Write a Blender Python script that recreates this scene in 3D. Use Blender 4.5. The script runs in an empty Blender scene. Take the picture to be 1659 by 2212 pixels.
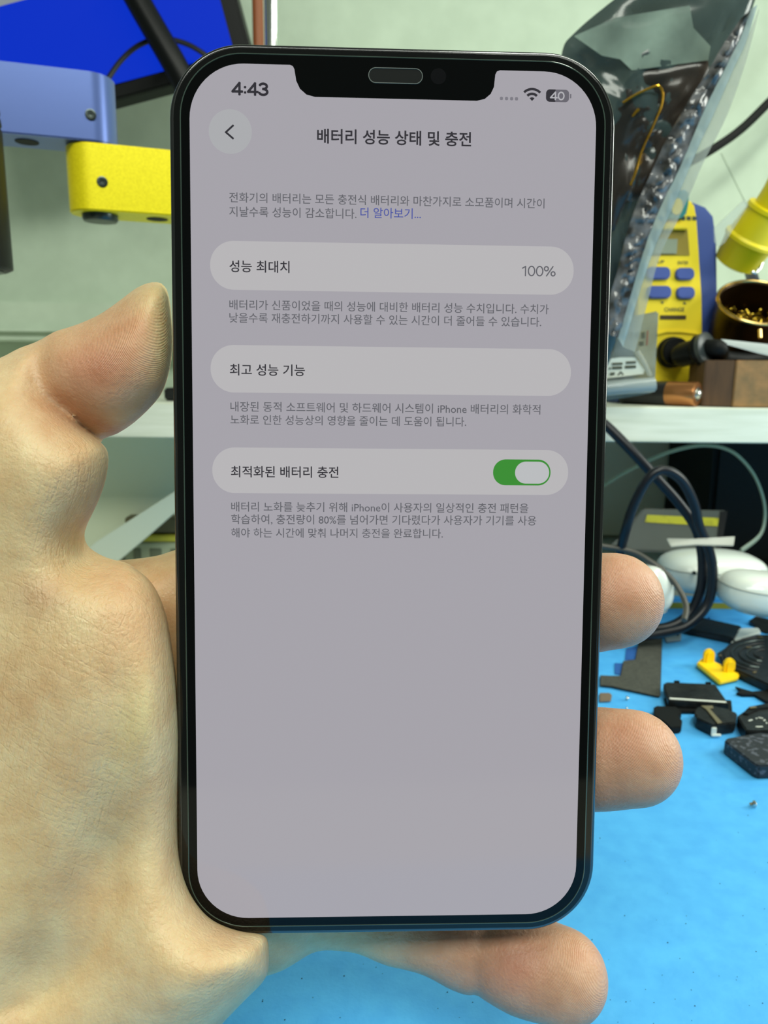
import bpy, bmesh, math, random
import numpy as np
from mathutils import Vector, Matrix, noise as mnoise
random.seed(7); np.random.seed(7)
SC = bpy.context.scene
COL = SC.collection
mm = 0.001
# ------------------------------------------------------------------ camera
H = 0.155
FPX, CX, CY = 1600.0, 829.5, 1106.0
PITCH = math.radians(11.0); ROLL = 0.009
F = Vector((0, math.cos(PITCH), -math.sin(PITCH)))
U0 = Vector((0, math.sin(PITCH), math.cos(PITCH)))
R0 = Vector((1, 0, 0))
Rv = (R0 * math.cos(ROLL) + U0 * math.sin(ROLL)).normalized()
Uv = (U0 * math.cos(ROLL) - R0 * math.sin(ROLL)).normalized()
CAM = Vector((0, 0, H))
cd = bpy.data.cameras.new('camera'); cam = bpy.data.objects.new('camera', cd); COL.objects.link(cam)
cam.matrix_world = Matrix(((Rv.x, Uv.x, -F.x, 0), (Rv.y, Uv.y, -F.y, 0), (Rv.z, Uv.z, -F.z, H), (0, 0, 0, 1)))
cd.sensor_fit = 'VERTICAL'; cd.sensor_height = 36.0; cd.sensor_width = 27.0
cd.lens = 36.0 * FPX / 2212.0
cd.clip_start = 0.005; cd.clip_end = 20
cd.dof.use_dof = True; cd.dof.focus_distance = 0.136; cd.dof.aperture_fstop = 34
SC.camera = cam
# ------------------------------------------------------------------ light
w = bpy.data.worlds.new('world'); SC.world = w; w.use_nodes = True
w.node_tree.nodes['Background'].inputs[0].default_value = (0.50, 0.60, 0.50, 1)
w.node_tree.nodes['Background'].inputs[1].default_value = 0.24
def area(name, loc, target, sx, sy, power, col):
    l = bpy.data.lights.new(name, 'AREA'); l.shape = 'RECTANGLE'; l.size = sx; l.size_y = sy; l.energy = power; l.color = col
    o = bpy.data.objects.new(name, l); COL.objects.link(o); o.location = loc
    o.rotation_euler = (Vector(target) - Vector(loc)).to_track_quat('-Z', 'Y').to_euler(); return o
area('tube_light', (0.40, 0.12, 0.95), (0.1, 0.35, 0.1), 0.9, 0.10, 4.6, (0.95, 1.0, 0.86))
area('ceiling_light', (0.05, -0.55, 0.95), (0.05, 0.4, 0.1), 1.0, 0.25, 10.0, (0.96, 1.0, 0.88))
area('side_lamp', (0.62, 0.30, 0.33), (0.0, 0.13, 0.16), 0.20, 0.30, 2.6, (0.95, 1.0, 0.9))
SC.view_settings.view_transform = 'Standard'; SC.view_settings.look = 'None'
SC.view_settings.exposure = 0.0; SC.view_settings.gamma = 1.0
SC.view_settings.use_curve_mapping = False
# ------------------------------------------------------------------ pixel helpers
def ray(px, py):
    return F + Rv * ((px - CX) / FPX) + Uv * ((CY - py) / FPX)
def P(px, py, d):            # point at camera depth d (m)
    return CAM + ray(px, py) * d
def on(px, py, plane):       # point on a plane (point, normal)
    p, n = plane; r = ray(px, py); return CAM + r * ((p - CAM).dot(n) / r.dot(n))
def VP(Y, px=829.5, yaw=0, lean=0):  # vertical plane at distance Y under pixel column px; yaw deg: right side goes farther; lean deg: top goes farther
    n = Vector((math.sin(math.radians(yaw)), -math.cos(math.radians(yaw)), 0))
    n = (n * math.cos(math.radians(lean)) + Vector((0, 0, 1)) * math.sin(math.radians(lean))).normalized()
    r = ray(px, 900); return (CAM + r * (Y / r.y), n)
def G(px, py, z=0.0):        # point on a horizontal plane
    return on(px, py, (Vector((0, 0, z)), Vector((0, 0, 1))))
# ------------------------------------------------------------------ materials
def lin(c):
    return tuple(((v / 255) / 12.92 if v / 255 <= 0.04045 else ((v / 255 + 0.055) / 1.055) ** 2.4) for v in c)
def mat(name, c, rough=0.5, metal=0.0, emit=0.0, c2=None, nscale=300, ndet=4, bump=0.0, bscale=800, coat=0.0, trans=0.0, alpha=1.0, spec=0.5, sss=0.0, stretch=(1, 1, 1), thr=(0.35, 0.65)):
    m = bpy.data.materials.new(name); m.use_nodes = True; nt = m.node_tree; b = nt.nodes['Principled BSDF']
    b.inputs['Base Color'].default_value = (*lin(c), 1); b.inputs['Roughness'].default_value = rough; b.inputs['Metallic'].default_value = metal
    b.inputs['Coat Weight'].default_value = coat; b.inputs['Coat Roughness'].default_value = 0.05
    b.inputs['Transmission Weight'].default_value = trans; b.inputs['Alpha'].default_value = alpha; b.inputs['Specular IOR Level'].default_value = spec
    if sss: b.inputs['Subsurface Weight'].default_value = sss; b.inputs['Subsurface Radius'].default_value = (0.003, 0.002, 0.001); b.inputs['Subsurface Scale'].default_value = 1
    tc = nt.nodes.new('ShaderNodeTexCoord'); mp = nt.nodes.new('ShaderNodeMapping'); mp.inputs['Scale'].default_value = stretch
    nt.links.new(tc.outputs['Object'], mp.inputs[0])
    if c2 is not None:
        n = nt.nodes.new('ShaderNodeTexNoise'); n.inputs['Scale'].default_value = nscale; n.inputs['Detail'].default_value = ndet
        r = nt.nodes.new('ShaderNodeValToRGB'); r.color_ramp.elements[0].position = thr[0]; r.color_ramp.elements[1].position = thr[1]
        r.color_ramp.elements[0].color = (*lin(c), 1); r.color_ramp.elements[1].color = (*lin(c2), 1)
        nt.links.new(mp.outputs[0], n.inputs['Vector']); nt.links.new(n.outputs[0], r.inputs[0]); nt.links.new(r.outputs[0], b.inputs['Base Color'])
    if bump:
        n = nt.nodes.new('ShaderNodeTexNoise'); n.inputs['Scale'].default_value = bscale; n.inputs['Detail'].default_value = 3
        bp = nt.nodes.new('ShaderNodeBump'); bp.inputs['Strength'].default_value = bump; bp.inputs['Distance'].default_value = 0.0005
        nt.links.new(mp.outputs[0], n.inputs['Vector']); nt.links.new(n.outputs[0], bp.inputs['Height']); nt.links.new(bp.outputs[0], b.inputs['Normal'])
    if emit:
        b.inputs['Emission Color'].default_value = (*lin(c), 1); b.inputs['Emission Strength'].default_value = emit
        b.inputs['Base Color'].default_value = (0.005, 0.005, 0.006, 1)
    return m
# ------------------------------------------------------------------ object helpers
def finish(bm, smooth=True, angle=35):
    bmesh.ops.recalc_face_normals(bm, faces=bm.faces)
    if smooth:
        for f in bm.faces: f.smooth = True
        for e in bm.edges:
            if len(e.link_faces) == 2:
                if e.calc_face_angle(0) > math.radians(angle): e.smooth = False
        for f in bm.faces:
            if len(f.verts) > 12:
                f.smooth = False
                for e in f.edges: e.smooth = False
def ob(name, bm, m, parent=None, label=None, cat=None, group=None, kind=None, smooth=True, angle=35, local=False):
    finish(bm, smooth, angle)
    root = parent
    while root is not None and root.parent is not None: root = root.parent
    if parent is None:
        if len(bm.verts):
            xs = [v.co for v in bm.verts]
            off = Vector(((min(v.x for v in xs) + max(v.x for v in xs)) / 2, (min(v.y for v in xs) + max(v.y for v in xs)) / 2, min(v.z for v in xs)))
        else: off = Vector()
    else: off = Vector() if local else root.location.copy()
    if not local or parent is None: bmesh.ops.translate(bm, verts=bm.verts, vec=-off)
    me = bpy.data.meshes.new(name); bm.to_mesh(me); bm.free()
    if m is not None: me.materials.append(m)
    o = bpy.data.objects.new(name, me); COL.objects.link(o)
    if parent is None: o.location = off
    else: o.parent = parent
    tag(o, label, cat, group, kind); return o
def tag(o, label=None, cat=None, group=None, kind=None):
    if label: o['label'] = label
    if cat: o['category'] = cat
    if group: o['group'] = group
    if kind: o['kind'] = kind
    return o
def thing(name, loc, label, cat, group=None):
    o = bpy.data.objects.new(name, None); COL.objects.link(o); o.location = loc; o.empty_display_size = 0.01
    return tag(o, label, cat, group)
def NB(): return bmesh.new()
def merge(bm, other):
    me = bpy.data.meshes.new('tmp'); other.to_mesh(me); other.free(); bm.from_mesh(me); bpy.data.meshes.remove(me)
def frame(ax, hint=Vector((0, 0, 1))):
    z = Vector(ax).normalized(); h = Vector(hint)
    if abs(z.dot(h.normalized())) > 0.97: h = Vector((1, 0, 0))
    x = h.cross(z).normalized(); y = z.cross(x); return x, y, z
def box(bm, c, s, rot=None, bev=0.0):
    b = NB(); bmesh.ops.create_cube(b, size=1.0); bmesh.ops.scale(b, vec=s, verts=b.verts)
    if bev: bmesh.ops.bevel(b, geom=b.edges[:], offset=bev, segments=2, affect='EDGES', clamp_overlap=True)
    if rot is not None: bmesh.ops.transform(b, matrix=rot.to_4x4(), verts=b.verts)
    bmesh.ops.translate(b, vec=c, verts=b.verts); merge(bm, b); return bm
def prism(bm, pts, depth, bev=0.0, seg=2):   # pts: world points of a planar polygon, depth: Vector
    b = NB(); vs = [b.verts.new(p) for p in pts]; f = b.faces.new(vs)
    r = bmesh.ops.extrude_face_region(b, geom=[f]); nv = [g for g in r['geom'] if isinstance(g, bmesh.types.BMVert)]
    bmesh.ops.translate(b, vec=depth, verts=nv)
    if bev:
        bmesh.ops.recalc_face_normals(b, faces=b.faces)
        es = [e for e in b.edges if len(e.link_faces) == 2 and e.calc_face_angle(0) > 0.6]
        bmesh.ops.bevel(b, geom=es, offset=bev, segments=seg, affect='EDGES', clamp_overlap=True)
    merge(bm, b); return bm
def spline(pts, n=8, closed=False):
    pts = [Vector(p) for p in pts]; out = []; N = len(pts)
    rng = range(N if closed else N - 1)
    for i in rng:
        g = lambda k: pts[k % N] if closed else pts[max(0, min(N - 1, k))]
        a, b, c, d = g(i - 1), g(i), g(i + 1), g(i + 2)
        for k in range(n):
            t = k / n
            out.append(0.5 * ((2 * b) + (c - a) * t + (2 * a - 5 * b + 4 * c - d) * t * t + (3 * b - a - 3 * c + d) * t ** 3))
    if not closed: out.append(pts[-1])
    return out
def tube(bm, pts, r, seg=10, n=8, smooth=True, cap=True, flat=1.0):
    ps = spline(pts, n) if smooth else [Vector(p) for p in pts]
    rings = []; prev = None
    for i, p in enumerate(ps):
        t = (ps[min(i + 1, len(ps) - 1)] - ps[max(i - 1, 0)]).normalized()
        if prev is None: x, y, _ = frame(t)
        else:
            x = (prev - t * prev.dot(t)).normalized(); y = t.cross(x)
        prev = x
        rr = r if not isinstance(r, (list, tuple)) else r[0] + (r[1] - r[0]) * i / (len(ps) - 1)
        rings.append([bm.verts.new(p + x * (math.cos(a) * rr) + y * (math.sin(a) * rr * flat)) for a in [2 * math.pi * k / seg for k in range(seg)]])
    for a, b in zip(rings, rings[1:]):
        for k in range(seg): bm.faces.new((a[k], a[(k + 1) % seg], b[(k + 1) % seg], b[k]))
    if cap: bm.faces.new(rings[0]); bm.faces.new(rings[-1])
    return bm
def lathe(bm, o, ax, prof, seg=32, cap=(True, True), sx=1.0, sy=1.0, hint=(0, 0, 1)):   # prof: (radius, height)
    x, y, z = frame(ax, hint); o = Vector(o); rings = []
    for r, h in prof:
        rings.append([bm.verts.new(o + z * h + x * (math.cos(2 * math.pi * k / seg) * r * sx) + y * (math.sin(2 * math.pi * k / seg) * r * sy)) for k in range(seg)])
    for a, b in zip(rings, rings[1:]):
        for k in range(seg): bm.faces.new((a[k], a[(k + 1) % seg], b[(k + 1) % seg], b[k]))
    if cap[0]: bm.faces.new(rings[0])
    if cap[1]: bm.faces.new(rings[-1])
    return bm
def ellipsoid(bm, c, rx, ry, rz, rot=None, power=1.0, seg=32):
    b = NB(); bmesh.ops.create_uvsphere(b, u_segments=seg, v_segments=seg // 2, radius=1.0)
    for v in b.verts:
        for i in range(3): v.co[i] = math.copysign(abs(v.co[i]) ** power, v.co[i])
    bmesh.ops.scale(b, vec=(rx, ry, rz), verts=b.verts)
    if rot is not None: bmesh.ops.transform(b, matrix=rot.to_4x4(), verts=b.verts)
    bmesh.ops.translate(b, vec=c, verts=b.verts); merge(bm, b); return bm
def slab(name, poly, plane, th, m, parent=None, bev=0.0, forward=0.0, seg=2, **k):  # pixel outline laid on a real plane, given thickness away from the viewer
    n = plane[1]; pl = (plane[0] + n * forward, n)
    return ob(name, prism(NB(), [on(x, y, pl) for x, y in poly], -n * th, bev, seg), m, parent, **k)
def rrect(w, h, r, n=10, cx=0, cy=0):
    out = []
    for sx, sy, a0 in ((1, 1, 0), (-1, 1, 90), (-1, -1, 180), (1, -1, 270)):
        for k in range(n + 1):
            a = math.radians(a0 + 90 * k / n); out.append((cx + sx * (w / 2 - r) + r * math.cos(a), cy + sy * (h / 2 - r) + r * math.sin(a)))
    return out
def oval(cx, cy, rx, ry, n=24, a=0):
    ca, sa = math.cos(math.radians(a)), math.sin(math.radians(a))
    return [(cx + rx * math.cos(t) * ca - ry * math.sin(t) * sa, cy + rx * math.cos(t) * sa + ry * math.sin(t) * ca) for t in [2 * math.pi * k / n for k in range(n)]]
def pillpx(x0, y0, x1, y1, n=8, r=None):
    r = r or min(x1 - x0, y1 - y0) / 2
    return rrect(x1 - x0, y1 - y0, r, n, (x0 + x1) / 2, (y0 + y1) / 2)
def text_mesh(s, off=0.0, space=1.0):
    c = bpy.data.curves.new('txt', 'FONT'); c.body = s; c.offset = off; c.resolution_u = 3; c.space_character = space
    o = bpy.data.objects.new('txt', c); COL.objects.link(o)
    me = bpy.data.meshes.new_from_object(o.evaluated_get(bpy.context.evaluated_depsgraph_get()))
    bpy.data.objects.remove(o); bpy.data.curves.remove(c)
    b = NB(); b.from_mesh(me); bpy.data.meshes.remove(me); return b
def text_px(name, s, m, parent, pl, x0, x1, yb, h=None, forward=0.0001, off=0.0):   # writing laid on a plane between two pixel columns
    b = text_mesh(s, off); mnx = min(v.co.x for v in b.verts); mxx = max(v.co.x for v in b.verts); mny = min(v.co.y for v in b.verts); mxy = max(v.co.y for v in b.verts)
    p0 = on(x0, yb, (pl[0] + pl[1] * forward, pl[1])); p1 = on(x1, yb, (pl[0] + pl[1] * forward, pl[1])); ex = (p1 - p0).normalized(); ey = pl[1].cross(ex).normalized()
    if ey.z < 0 and abs(ey.z) > 0.2: ey = -ey
    s1 = (p1 - p0).length / (mxx - mnx); s2 = s1 if h is None else (on(x0, yb - h, pl) - on(x0, yb, pl)).length / (mxy - mny)
    for v in b.verts: v.co = p0 + ex * ((v.co.x - mnx) * s1) + ey * ((v.co.y - mny) * s2)
    return ob(name, b, m, parent, smooth=False)

# ================================================================== materials
M = dict(
 wall=mat('wall_paint', (184, 200, 180), 0.75, c2=(192, 208, 188), nscale=40, bump=0.05, bscale=150),
 shelf=mat('white_laminate', (236, 240, 226), 0.45, c2=(206, 212, 192), nscale=70, ndet=8, stretch=(0.25, 1, 3), thr=(0.3, 0.8)),
 mat=mat('blue_silicone', (72, 168, 236), 0.55, c2=(80, 178, 242), nscale=160, ndet=6, bump=0.25, bscale=500),
 matline=mat('yellow_line_print', (158, 160, 60), 0.5),
 desk=mat('desk_top', (188, 188, 172), 0.5),
 floor=mat('floor_vinyl', (120, 118, 110), 0.6, c2=(132, 128, 118), nscale=20),
 black=mat('black_plastic', (11, 13, 14), 0.42, spec=0.2), blackm=mat('black_matte', (16, 18, 18), 0.6, bump=0.2, spec=0.2),
 rubber=mat('black_rubber', (13, 17, 26), 0.36, spec=0.4), chip=mat('dark_component', (30, 33, 33), 0.42, c2=(14, 16, 17), nscale=300, bump=0.4, spec=0.35),
 foam=mat('dark_foam', (74, 76, 68), 0.9, c2=(60, 62, 56), nscale=700, bump=0.3),
 blueal=mat('blue_anodised', (98, 118, 180), 0.34, 0.6, bump=0.05, bscale=3000), yelal=mat('yellow_anodised', (255, 236, 26), 0.40, 0.30, c2=(240, 220, 8), nscale=900, ndet=5, bump=0.05, bscale=2500),
 steel=mat('steel', (200, 205, 200), 0.25, 1.0), dsteel=mat('dark_steel', (70, 78, 76), 0.3, 0.9), chrome=mat('chrome', (225, 232, 226), 0.12, 1.0),
 copper=mat('copper_paint', (150, 84, 48), 0.5), bluescr=mat('blue_screen', (0, 46, 196), 0.5, emit=1.0, spec=0.05), greyscr=mat('grey_screen', (150, 160, 165), 0.3, emit=0.8),
 stYel=mat('station_yellow', (250, 222, 36), 0.45, bump=0.05), stBlu=mat('station_blue', (60, 84, 158), 0.5), btn=mat('button_blue', (66, 88, 160), 0.4),
 lcdf=mat('display_recess', (150, 130, 40), 0.5), lcd=mat('lcd_grey', (150, 160, 140), 0.25), green=mat('green_sticker', (30, 125, 100), 0.4, c2=(50, 140, 165), nscale=60, stretch=(1, 1, 1)), ink=mat('dark_ink', (70, 76, 60), 0.6),
 gold=mat('gold_rim', (205, 170, 105), 0.22, 1.0), goldin=mat('brass_inside', (46, 30, 10), 0.35, 0.8), brass=mat('brass_curl', (225, 190, 70), 0.25, 1.0), navy=mat('navy_plastic', (26, 32, 62), 0.45),
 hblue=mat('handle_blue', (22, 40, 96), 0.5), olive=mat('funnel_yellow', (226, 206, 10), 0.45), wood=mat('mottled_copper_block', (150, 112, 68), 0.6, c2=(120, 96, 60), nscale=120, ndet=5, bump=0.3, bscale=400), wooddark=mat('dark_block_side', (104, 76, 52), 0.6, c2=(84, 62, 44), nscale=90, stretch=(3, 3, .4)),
 batcop=mat('battery_copper', (196, 134, 84), 0.28, 0.85), batblk=mat('battery_black', (30, 30, 32), 0.3), paper=mat('grey_sheet', (150, 160, 160), 0.35), white=mat('white_gloss', (226, 232, 222), 0.22, coat=0.3), whitem=mat('white_matte', (214, 220, 212), 0.5),
 strap=mat('clear_strap', (196, 200, 170), 0.4), yellab=mat('yellow_label', (190, 184, 20), 0.4, c2=(100, 96, 10), nscale=90, thr=(0.5, 0.75), stretch=(1, 1, 1)), clipy=mat('clip_yellow', (255, 212, 6), 0.5, sss=0.0), peach=mat('brown_contact', (150, 132, 112), 0.4, 0.4),
 contact=mat('worn_gold_plate', (150, 140, 110), 0.4, 0.6), label=mat('white_label', (226, 232, 220), 0.5),
)
def clearmat(name, c, alpha, rough=0.15, bump=0.0, bscale=200, metal=0.0, c2=None, nscale=60):
    m = mat(name, c, rough, metal, alpha=alpha, bump=bump, bscale=bscale, c2=c2, nscale=nscale); return m
M['smoke'] = clearmat('smoky_film', (52, 66, 66), 0.86, 0.16, 0.35, 40, c2=(74, 88, 86), nscale=22)
M['clear'] = clearmat('clear_film', (190, 194, 182), 0.42, 0.2, 0.3, 120)
M['clear2'] = clearmat('clear_case', (190, 200, 190), 0.30, 0.15, 0.1, 200)
M['bagdark'] = clearmat('dark_film', (34, 34, 32), 0.97, 0.22, 0.3, 60, c2=(58, 50, 44), nscale=35)
M['crinkle'] = mat('crinkled_seam_film', (124, 124, 126), 0.12, 0.0, spec=0.6, bump=0.8, bscale=220, c2=(44, 43, 42), nscale=120, ndet=2)
M['goldglint'] = mat('modelled_gold_glint', (235, 180, 60), 0.2, 1.0)  # metal for the bag highlight that is modelled as a loop

# ================================================================== setting
b = NB(); box(b, (0, 0.715, 0.5), (2.4, 0.03, 1.6)); ob('wall_back', b, M['wall'], kind='structure')
b = NB(); box(b, (0, 0, -0.76), (3.2, 3.2, 0.02)); ob('floor', b, M['floor'], kind='structure')
# fine joint between two wall panels behind the soldering station
wl = VP(0.6995)
b = NB(); tube(b, [on(1558, 330, wl), on(1612, 440, wl), on(1660, 530, wl)], 0.0002, 6, smooth=False)
ob('trim_2', b, mat('joint_line', (172, 186, 166), 0.8), kind='structure')
b = NB(); z0 = on(200, 738, VP(0.66)).z; z1 = on(200, 652, VP(0.66)).z
box(b, (-0.25, 0.68, (z0 + z1) / 2), (0.62, 0.04, z1 - z0), bev=0.001)
box(b, (-0.25, 0.657, z0 + 0.009), (0.62, 0.006, 0.003), bev=0.0005)
ob('trim_1', b, M['wall'], kind='structure')
desk = thing('workbench', (0, 0.2, -0.755), 'pale grey workbench under the blue repair mat', 'desk')
b = NB(); box(b, (0, 0.28, -0.0155), (1.8, 0.84, 0.025), bev=0.002); ob('desk_top', b, M['desk'], desk)
for sx in (-0.85, 0.85):
    for sy in (-0.1, 0.66):
        b = NB(); box(b, (sx, sy, -0.3905), (0.04, 0.04, 0.729), bev=0.003); ob('leg', b, M['dsteel'], desk)
mt = thing('repair_mat', (0, 0.2, -0.003), 'light blue silicone repair mat covering the bench', 'mat')
b = NB(); box(b, (0.215, 0.235, -0.00145), (0.67, 0.53, 0.0029), bev=0.0008); ob('mat_sheet', b, M['mat'], mt)
def strip(name, pts, m, parent, z=0.0, h=0.0006, **k):   # flat piece lying on the mat from a pixel outline
    return ob(name, prism(NB(), [G(x, y, z + h) for x, y in pts], Vector((0, 0, -h)), min(h * .3, .0004)), m, parent, **k)
strip('printed_line', [(1420, 1301), (1420, 1313), (1900, 1318), (1900, 1306)], M['matline'], mt, 0, 0.0004)
strip('raised_rib', [(1430, 1288), (1430, 1293), (1900, 1298), (1900, 1292)], M['mat'], mt, 0, 0.0015)
strip('raised_rib', [(1530, 1330), (1536, 1345), (1800, 1415), (1800, 1398)], M['mat'], mt, 0, 0.0016)

ZS = on(1450, 880, VP(0.438)).z       # shelf top height
ZB = on(1450, 956, VP(0.438)).z
sh = thing('bench_shelf', (0, 0.55, 0), 'pale wood-grain shelf board standing across the bench behind the phone', 'shelf')
b = NB(); box(b, (0, 0.565, (ZS + ZB) / 2), (1.3, 0.254, ZS - ZB), bev=0.0006); ob('shelf_board', b, M['shelf'], sh)
xq = on(400, 1000, VP(0.50)).x
b = NB(); box(b, ((xq - .40) / 2, 0.508, ZB / 2 + 0.0005), (xq + .40, 0.004, ZB - 0.001), bev=0.0005); ob('added_back_panel', b, mat('pale_added_board', (214, 224, 200), 0.5), sh)  # added board, nearer than the wall so it catches frontal light
b = NB(); box(b, (0.155, 0.6895, ZB / 2 + 0.0005), (0.43, 0.004, ZB - 0.001), bev=0.0005); ob('added_back_panel', b, mat('tan_added_board', (206, 198, 170), 0.6), sh)  # added board that lightens and warms the shaded wall below the shelf
for sx in (-0.64, 0.64):
    b = NB(); box(b, (sx, 0.565, ZB / 2 + 0.0005), (0.02, 0.24, ZB - 0.001), bev=0.001); ob('side_panel', b, M['shelf'], sh)

# ================================================================== phone
e1 = Vector((0.99917, -0.00531, 0.03472)); e2 = Vector((0.0084, 0.99768, -0.07069)); t0 = Vector((1.3507, 0.5445, 134.034)) * mm
def cw(v): return Rv * v.x + Uv * v.y + F * v.z
E1 = cw(e1).normalized(); E2 = cw(e2); E2 = (E2 - E1 * E2.dot(E1)).normalized(); E3 = E1.cross(E2)
PO = CAM + cw(t0)
ph = thing('smartphone', PO, 'black smartphone held upright, showing a grey battery settings page', 'phone')
ph.matrix_world = Matrix(((E1.x, E2.x, E3.x, PO.x), (E1.y, E2.y, E3.y, PO.y), (E1.z, E2.z, E3.z, PO.z), (0, 0, 0, 1)))
def sl(px, py):
    d = on(px, py, (PO, E3)) - PO; return (d.dot(E1), d.dot(E2))
def plate(name, pts, z, th, m, parent, bev=0.0, **k):
    return ob(name, prism(NB(), [Vector((x, y, z)) for x, y in pts], Vector((0, 0, -th)), bev, 5), m, parent, local=True, angle=50, **k)
def shell(name, w_, h_, r_, z, th, bv, m, parent, n=16, both=True, **k):   # rounded slab with a round-over at its rims
    prof = [(bv * (1 - math.sin(math.pi / 2 * i / 5)), z - bv * (1 - math.cos(math.pi / 2 * i / 5))) for i in range(6)]
    prof += [(a, 2 * z - th - b_) for a, b_ in reversed(prof)] if both else [(0, z - th)]
    b = NB(); rings = [[b.verts.new((x, y, zz)) for x, y in rrect(w_ - 2 * i_, h_ - 2 * i_, r_ - i_, n)] for i_, zz in prof]; N_ = len(rings[0])
    for a, c in zip(rings, rings[1:]):
        for q in range(N_): b.faces.new((a[q], a[(q + 1) % N_], c[(q + 1) % N_], c[q]))
    b.faces.new(rings[0]); b.faces.new(rings[-1])
    return ob(name, b, m, parent, local=True, angle=50, **k)
def flat(name, polys, z, m, parent, **k):
    b = NB()
    for pts in polys: b.faces.new([b.verts.new((x, y, z)) for x, y in pts])
    bmesh.ops.triangulate(b, faces=b.faces)
    o = ob(name, b, m, parent, local=True, smooth=False, **k); return o
mframe = mat('graphite_frame', (104, 104, 106), 0.14, 1.0)
mglass = mat('black_glass', (5, 6, 7), 0.08, spec=0.5)
mrim = mat('protector_edge', (70, 86, 78), 0.12, 0.3, spec=1.0)
mprot = mat('tempered_glass_black', (6, 7, 8), 0.05, spec=0.2)
shell('frame', 78.2 * mm, 160.9 * mm, 12.7 * mm, -0.45 * mm, 7.3 * mm, 0.6 * mm, mframe, ph)
shell('border_glass', 76.8 * mm, 159.5 * mm, 12.0 * mm, -0.38 * mm, 0.4 * mm, 0.12 * mm, mglass, ph, label='glossy black border glass inside the frame')
shell('protector_glass', 74.2 * mm, 157.0 * mm, 10.8 * mm, 0, 0.36 * mm, 0.05 * mm, mprot, ph)
# pale ground edge of the screen protector
b = NB(); pts = rrect(74.2 * mm, 157.0 * mm, 10.8 * mm, 16)
tube(b, [Vector((x, y, -0.06 * mm)) for x, y in pts + pts[:1]], 0.13 * mm, 8, smooth=False, cap=False); ob('protector_edge', b, mrim, ph, local=True, label='thin pale green ground edge of the glass')
plate('back_glass', rrect(76.4 * mm, 159.0 * mm, 11.8 * mm, 16), -7.7 * mm, 0.35 * mm, mglass, ph, 0.1 * mm)
b = NB(); prism(b, [Vector((x, y, -8.0 * mm)) for x, y in rrect(36 * mm, 36 * mm, 9 * mm, 8, 18 * mm, 58 * mm)], Vector((0, 0, -1.5 * mm)), 0.3 * mm)
for cx, cy in ((27, 67), (27, 49), (10, 58)):
    lathe(b, Vector((cx, cy, -9.4)) * mm, (0, 0, -1), [(7 * mm, 0), (7 * mm, 1.2 * mm), (5.5 * mm, 1.4 * mm), (5.2 * mm, 0.7 * mm), (0.2 * mm, 0.7 * mm)], 24)
ob('camera_bump', b, mframe, ph, local=True)
def em(name, c, s=1.0):
    m = mat(name, c, 0.10, emit=s, spec=0.25); return m
S_BG = em('screen_grey', (165, 162, 169)); S_CARD = em('screen_card', (183, 181, 183)); S_BTN = em('screen_button', (170, 171, 174))
S_TXT = em('screen_text_dark', (48, 46, 52)); S_SUB = em('screen_text_grey', (98, 98, 104)); S_LINK = em('screen_link_blue', (74, 84, 160))
S_GRN = em('screen_green', (58, 140, 50)); S_KNOB = em('screen_knob', (186, 188, 190)); S_BAT = em('screen_battery_grey', (104, 102, 110)); S_DIM = em('screen_dim', (124, 122, 130)); S_WHT = em('screen_white', (176, 176, 180))
# display outline with the notch cut in
dw, dh, dr = 71.0 * mm, 153.6 * mm, 9.4 * mm
out = rrect(dw, dh, dr, 14)
tr = out[:15]; tl = out[15:30]; rest = out[30:]
notch = [(1080, 152), (1073.5, 154.5), (1070, 161), (1069, 170), (1067, 188), (1060, 203), (1047, 214), (1030, 218), (680, 209.5), (662, 204.5), (648, 192), (640, 175), (637.5, 160), (636, 150), (632.5, 143), (626, 140)]
scr = plate('screen', tr + [sl(x, y) if i not in (0, 15) else (sl(x, y)[0], dh / 2) for i, (x, y) in enumerate(notch)] + tl + rest, 0.03 * mm, 0.02 * mm, S_BG, ph, label='lit grey display of the phone')
Z1, Z2, Z3 = 0.05 * mm, 0.07 * mm, 0.09 * mm
def card(x0, x1, yt, yb, xr):   # yt,yb measured at column xr
    (a, t), (c, bt) = sl(xr, yt), sl(xr, yb); l = sl(x0, (yt + yb) / 2)[0]; r = sl(x1, (yt + yb) / 2 + 9)[0]
    flat('menu_card', [rrect(r - l, t - bt, (t - bt) / 2 * 0.98, 14, (l + r) / 2, (t + bt) / 2)], Z1, S_CARD, scr)
card(454, 1239, 521.5, 627, 560); card(455, 1233, 746, 848.5, 560); card(458.7, 1227, 967, 1065.5, 560)
x, y = sl(497.5, 284.5); flat('back_button', [oval(x, y, 3.72 * mm, 3.75 * mm, 40)], Z1, S_BTN, scr)
def stroke(pts, wd):
    res = []
    for p, q in zip(pts, pts[1:]):
        p, q = Vector(p), Vector(q); d = (q - p).normalized(); n = Vector((-d.y, d.x)) * wd / 2; e = d * wd * 0.35
        res.append([tuple(p + n - e), tuple(p - n - e), tuple(q - n + e), tuple(q + n + e)])
    return res
flat('back_arrow', stroke([sl(503.6, 271.5), sl(488, 286)], 0.33 * mm) + stroke([sl(488, 286), sl(503.6, 299.5)], 0.33 * mm), Z2, S_TXT, scr)
def stext(s, x0, x1, yb, m, off=0.0, z=Z2, hs=1.0, name='screen_writing'):
    b = text_mesh(s, off); a = [v.co.x for v in b.verts]; c = [v.co.y for v in b.verts]
    l, bt = sl(x0, yb); r = sl(x1, yb)[0]; k = (r - l) / (max(a) - min(a))
    for v in b.verts: v.co = Vector((l + (v.co.x - min(a)) * k, bt + (v.co.y - min(c)) * k * hs, z))
    return ob(name, b, m, scr, local=True, smooth=False)
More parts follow.
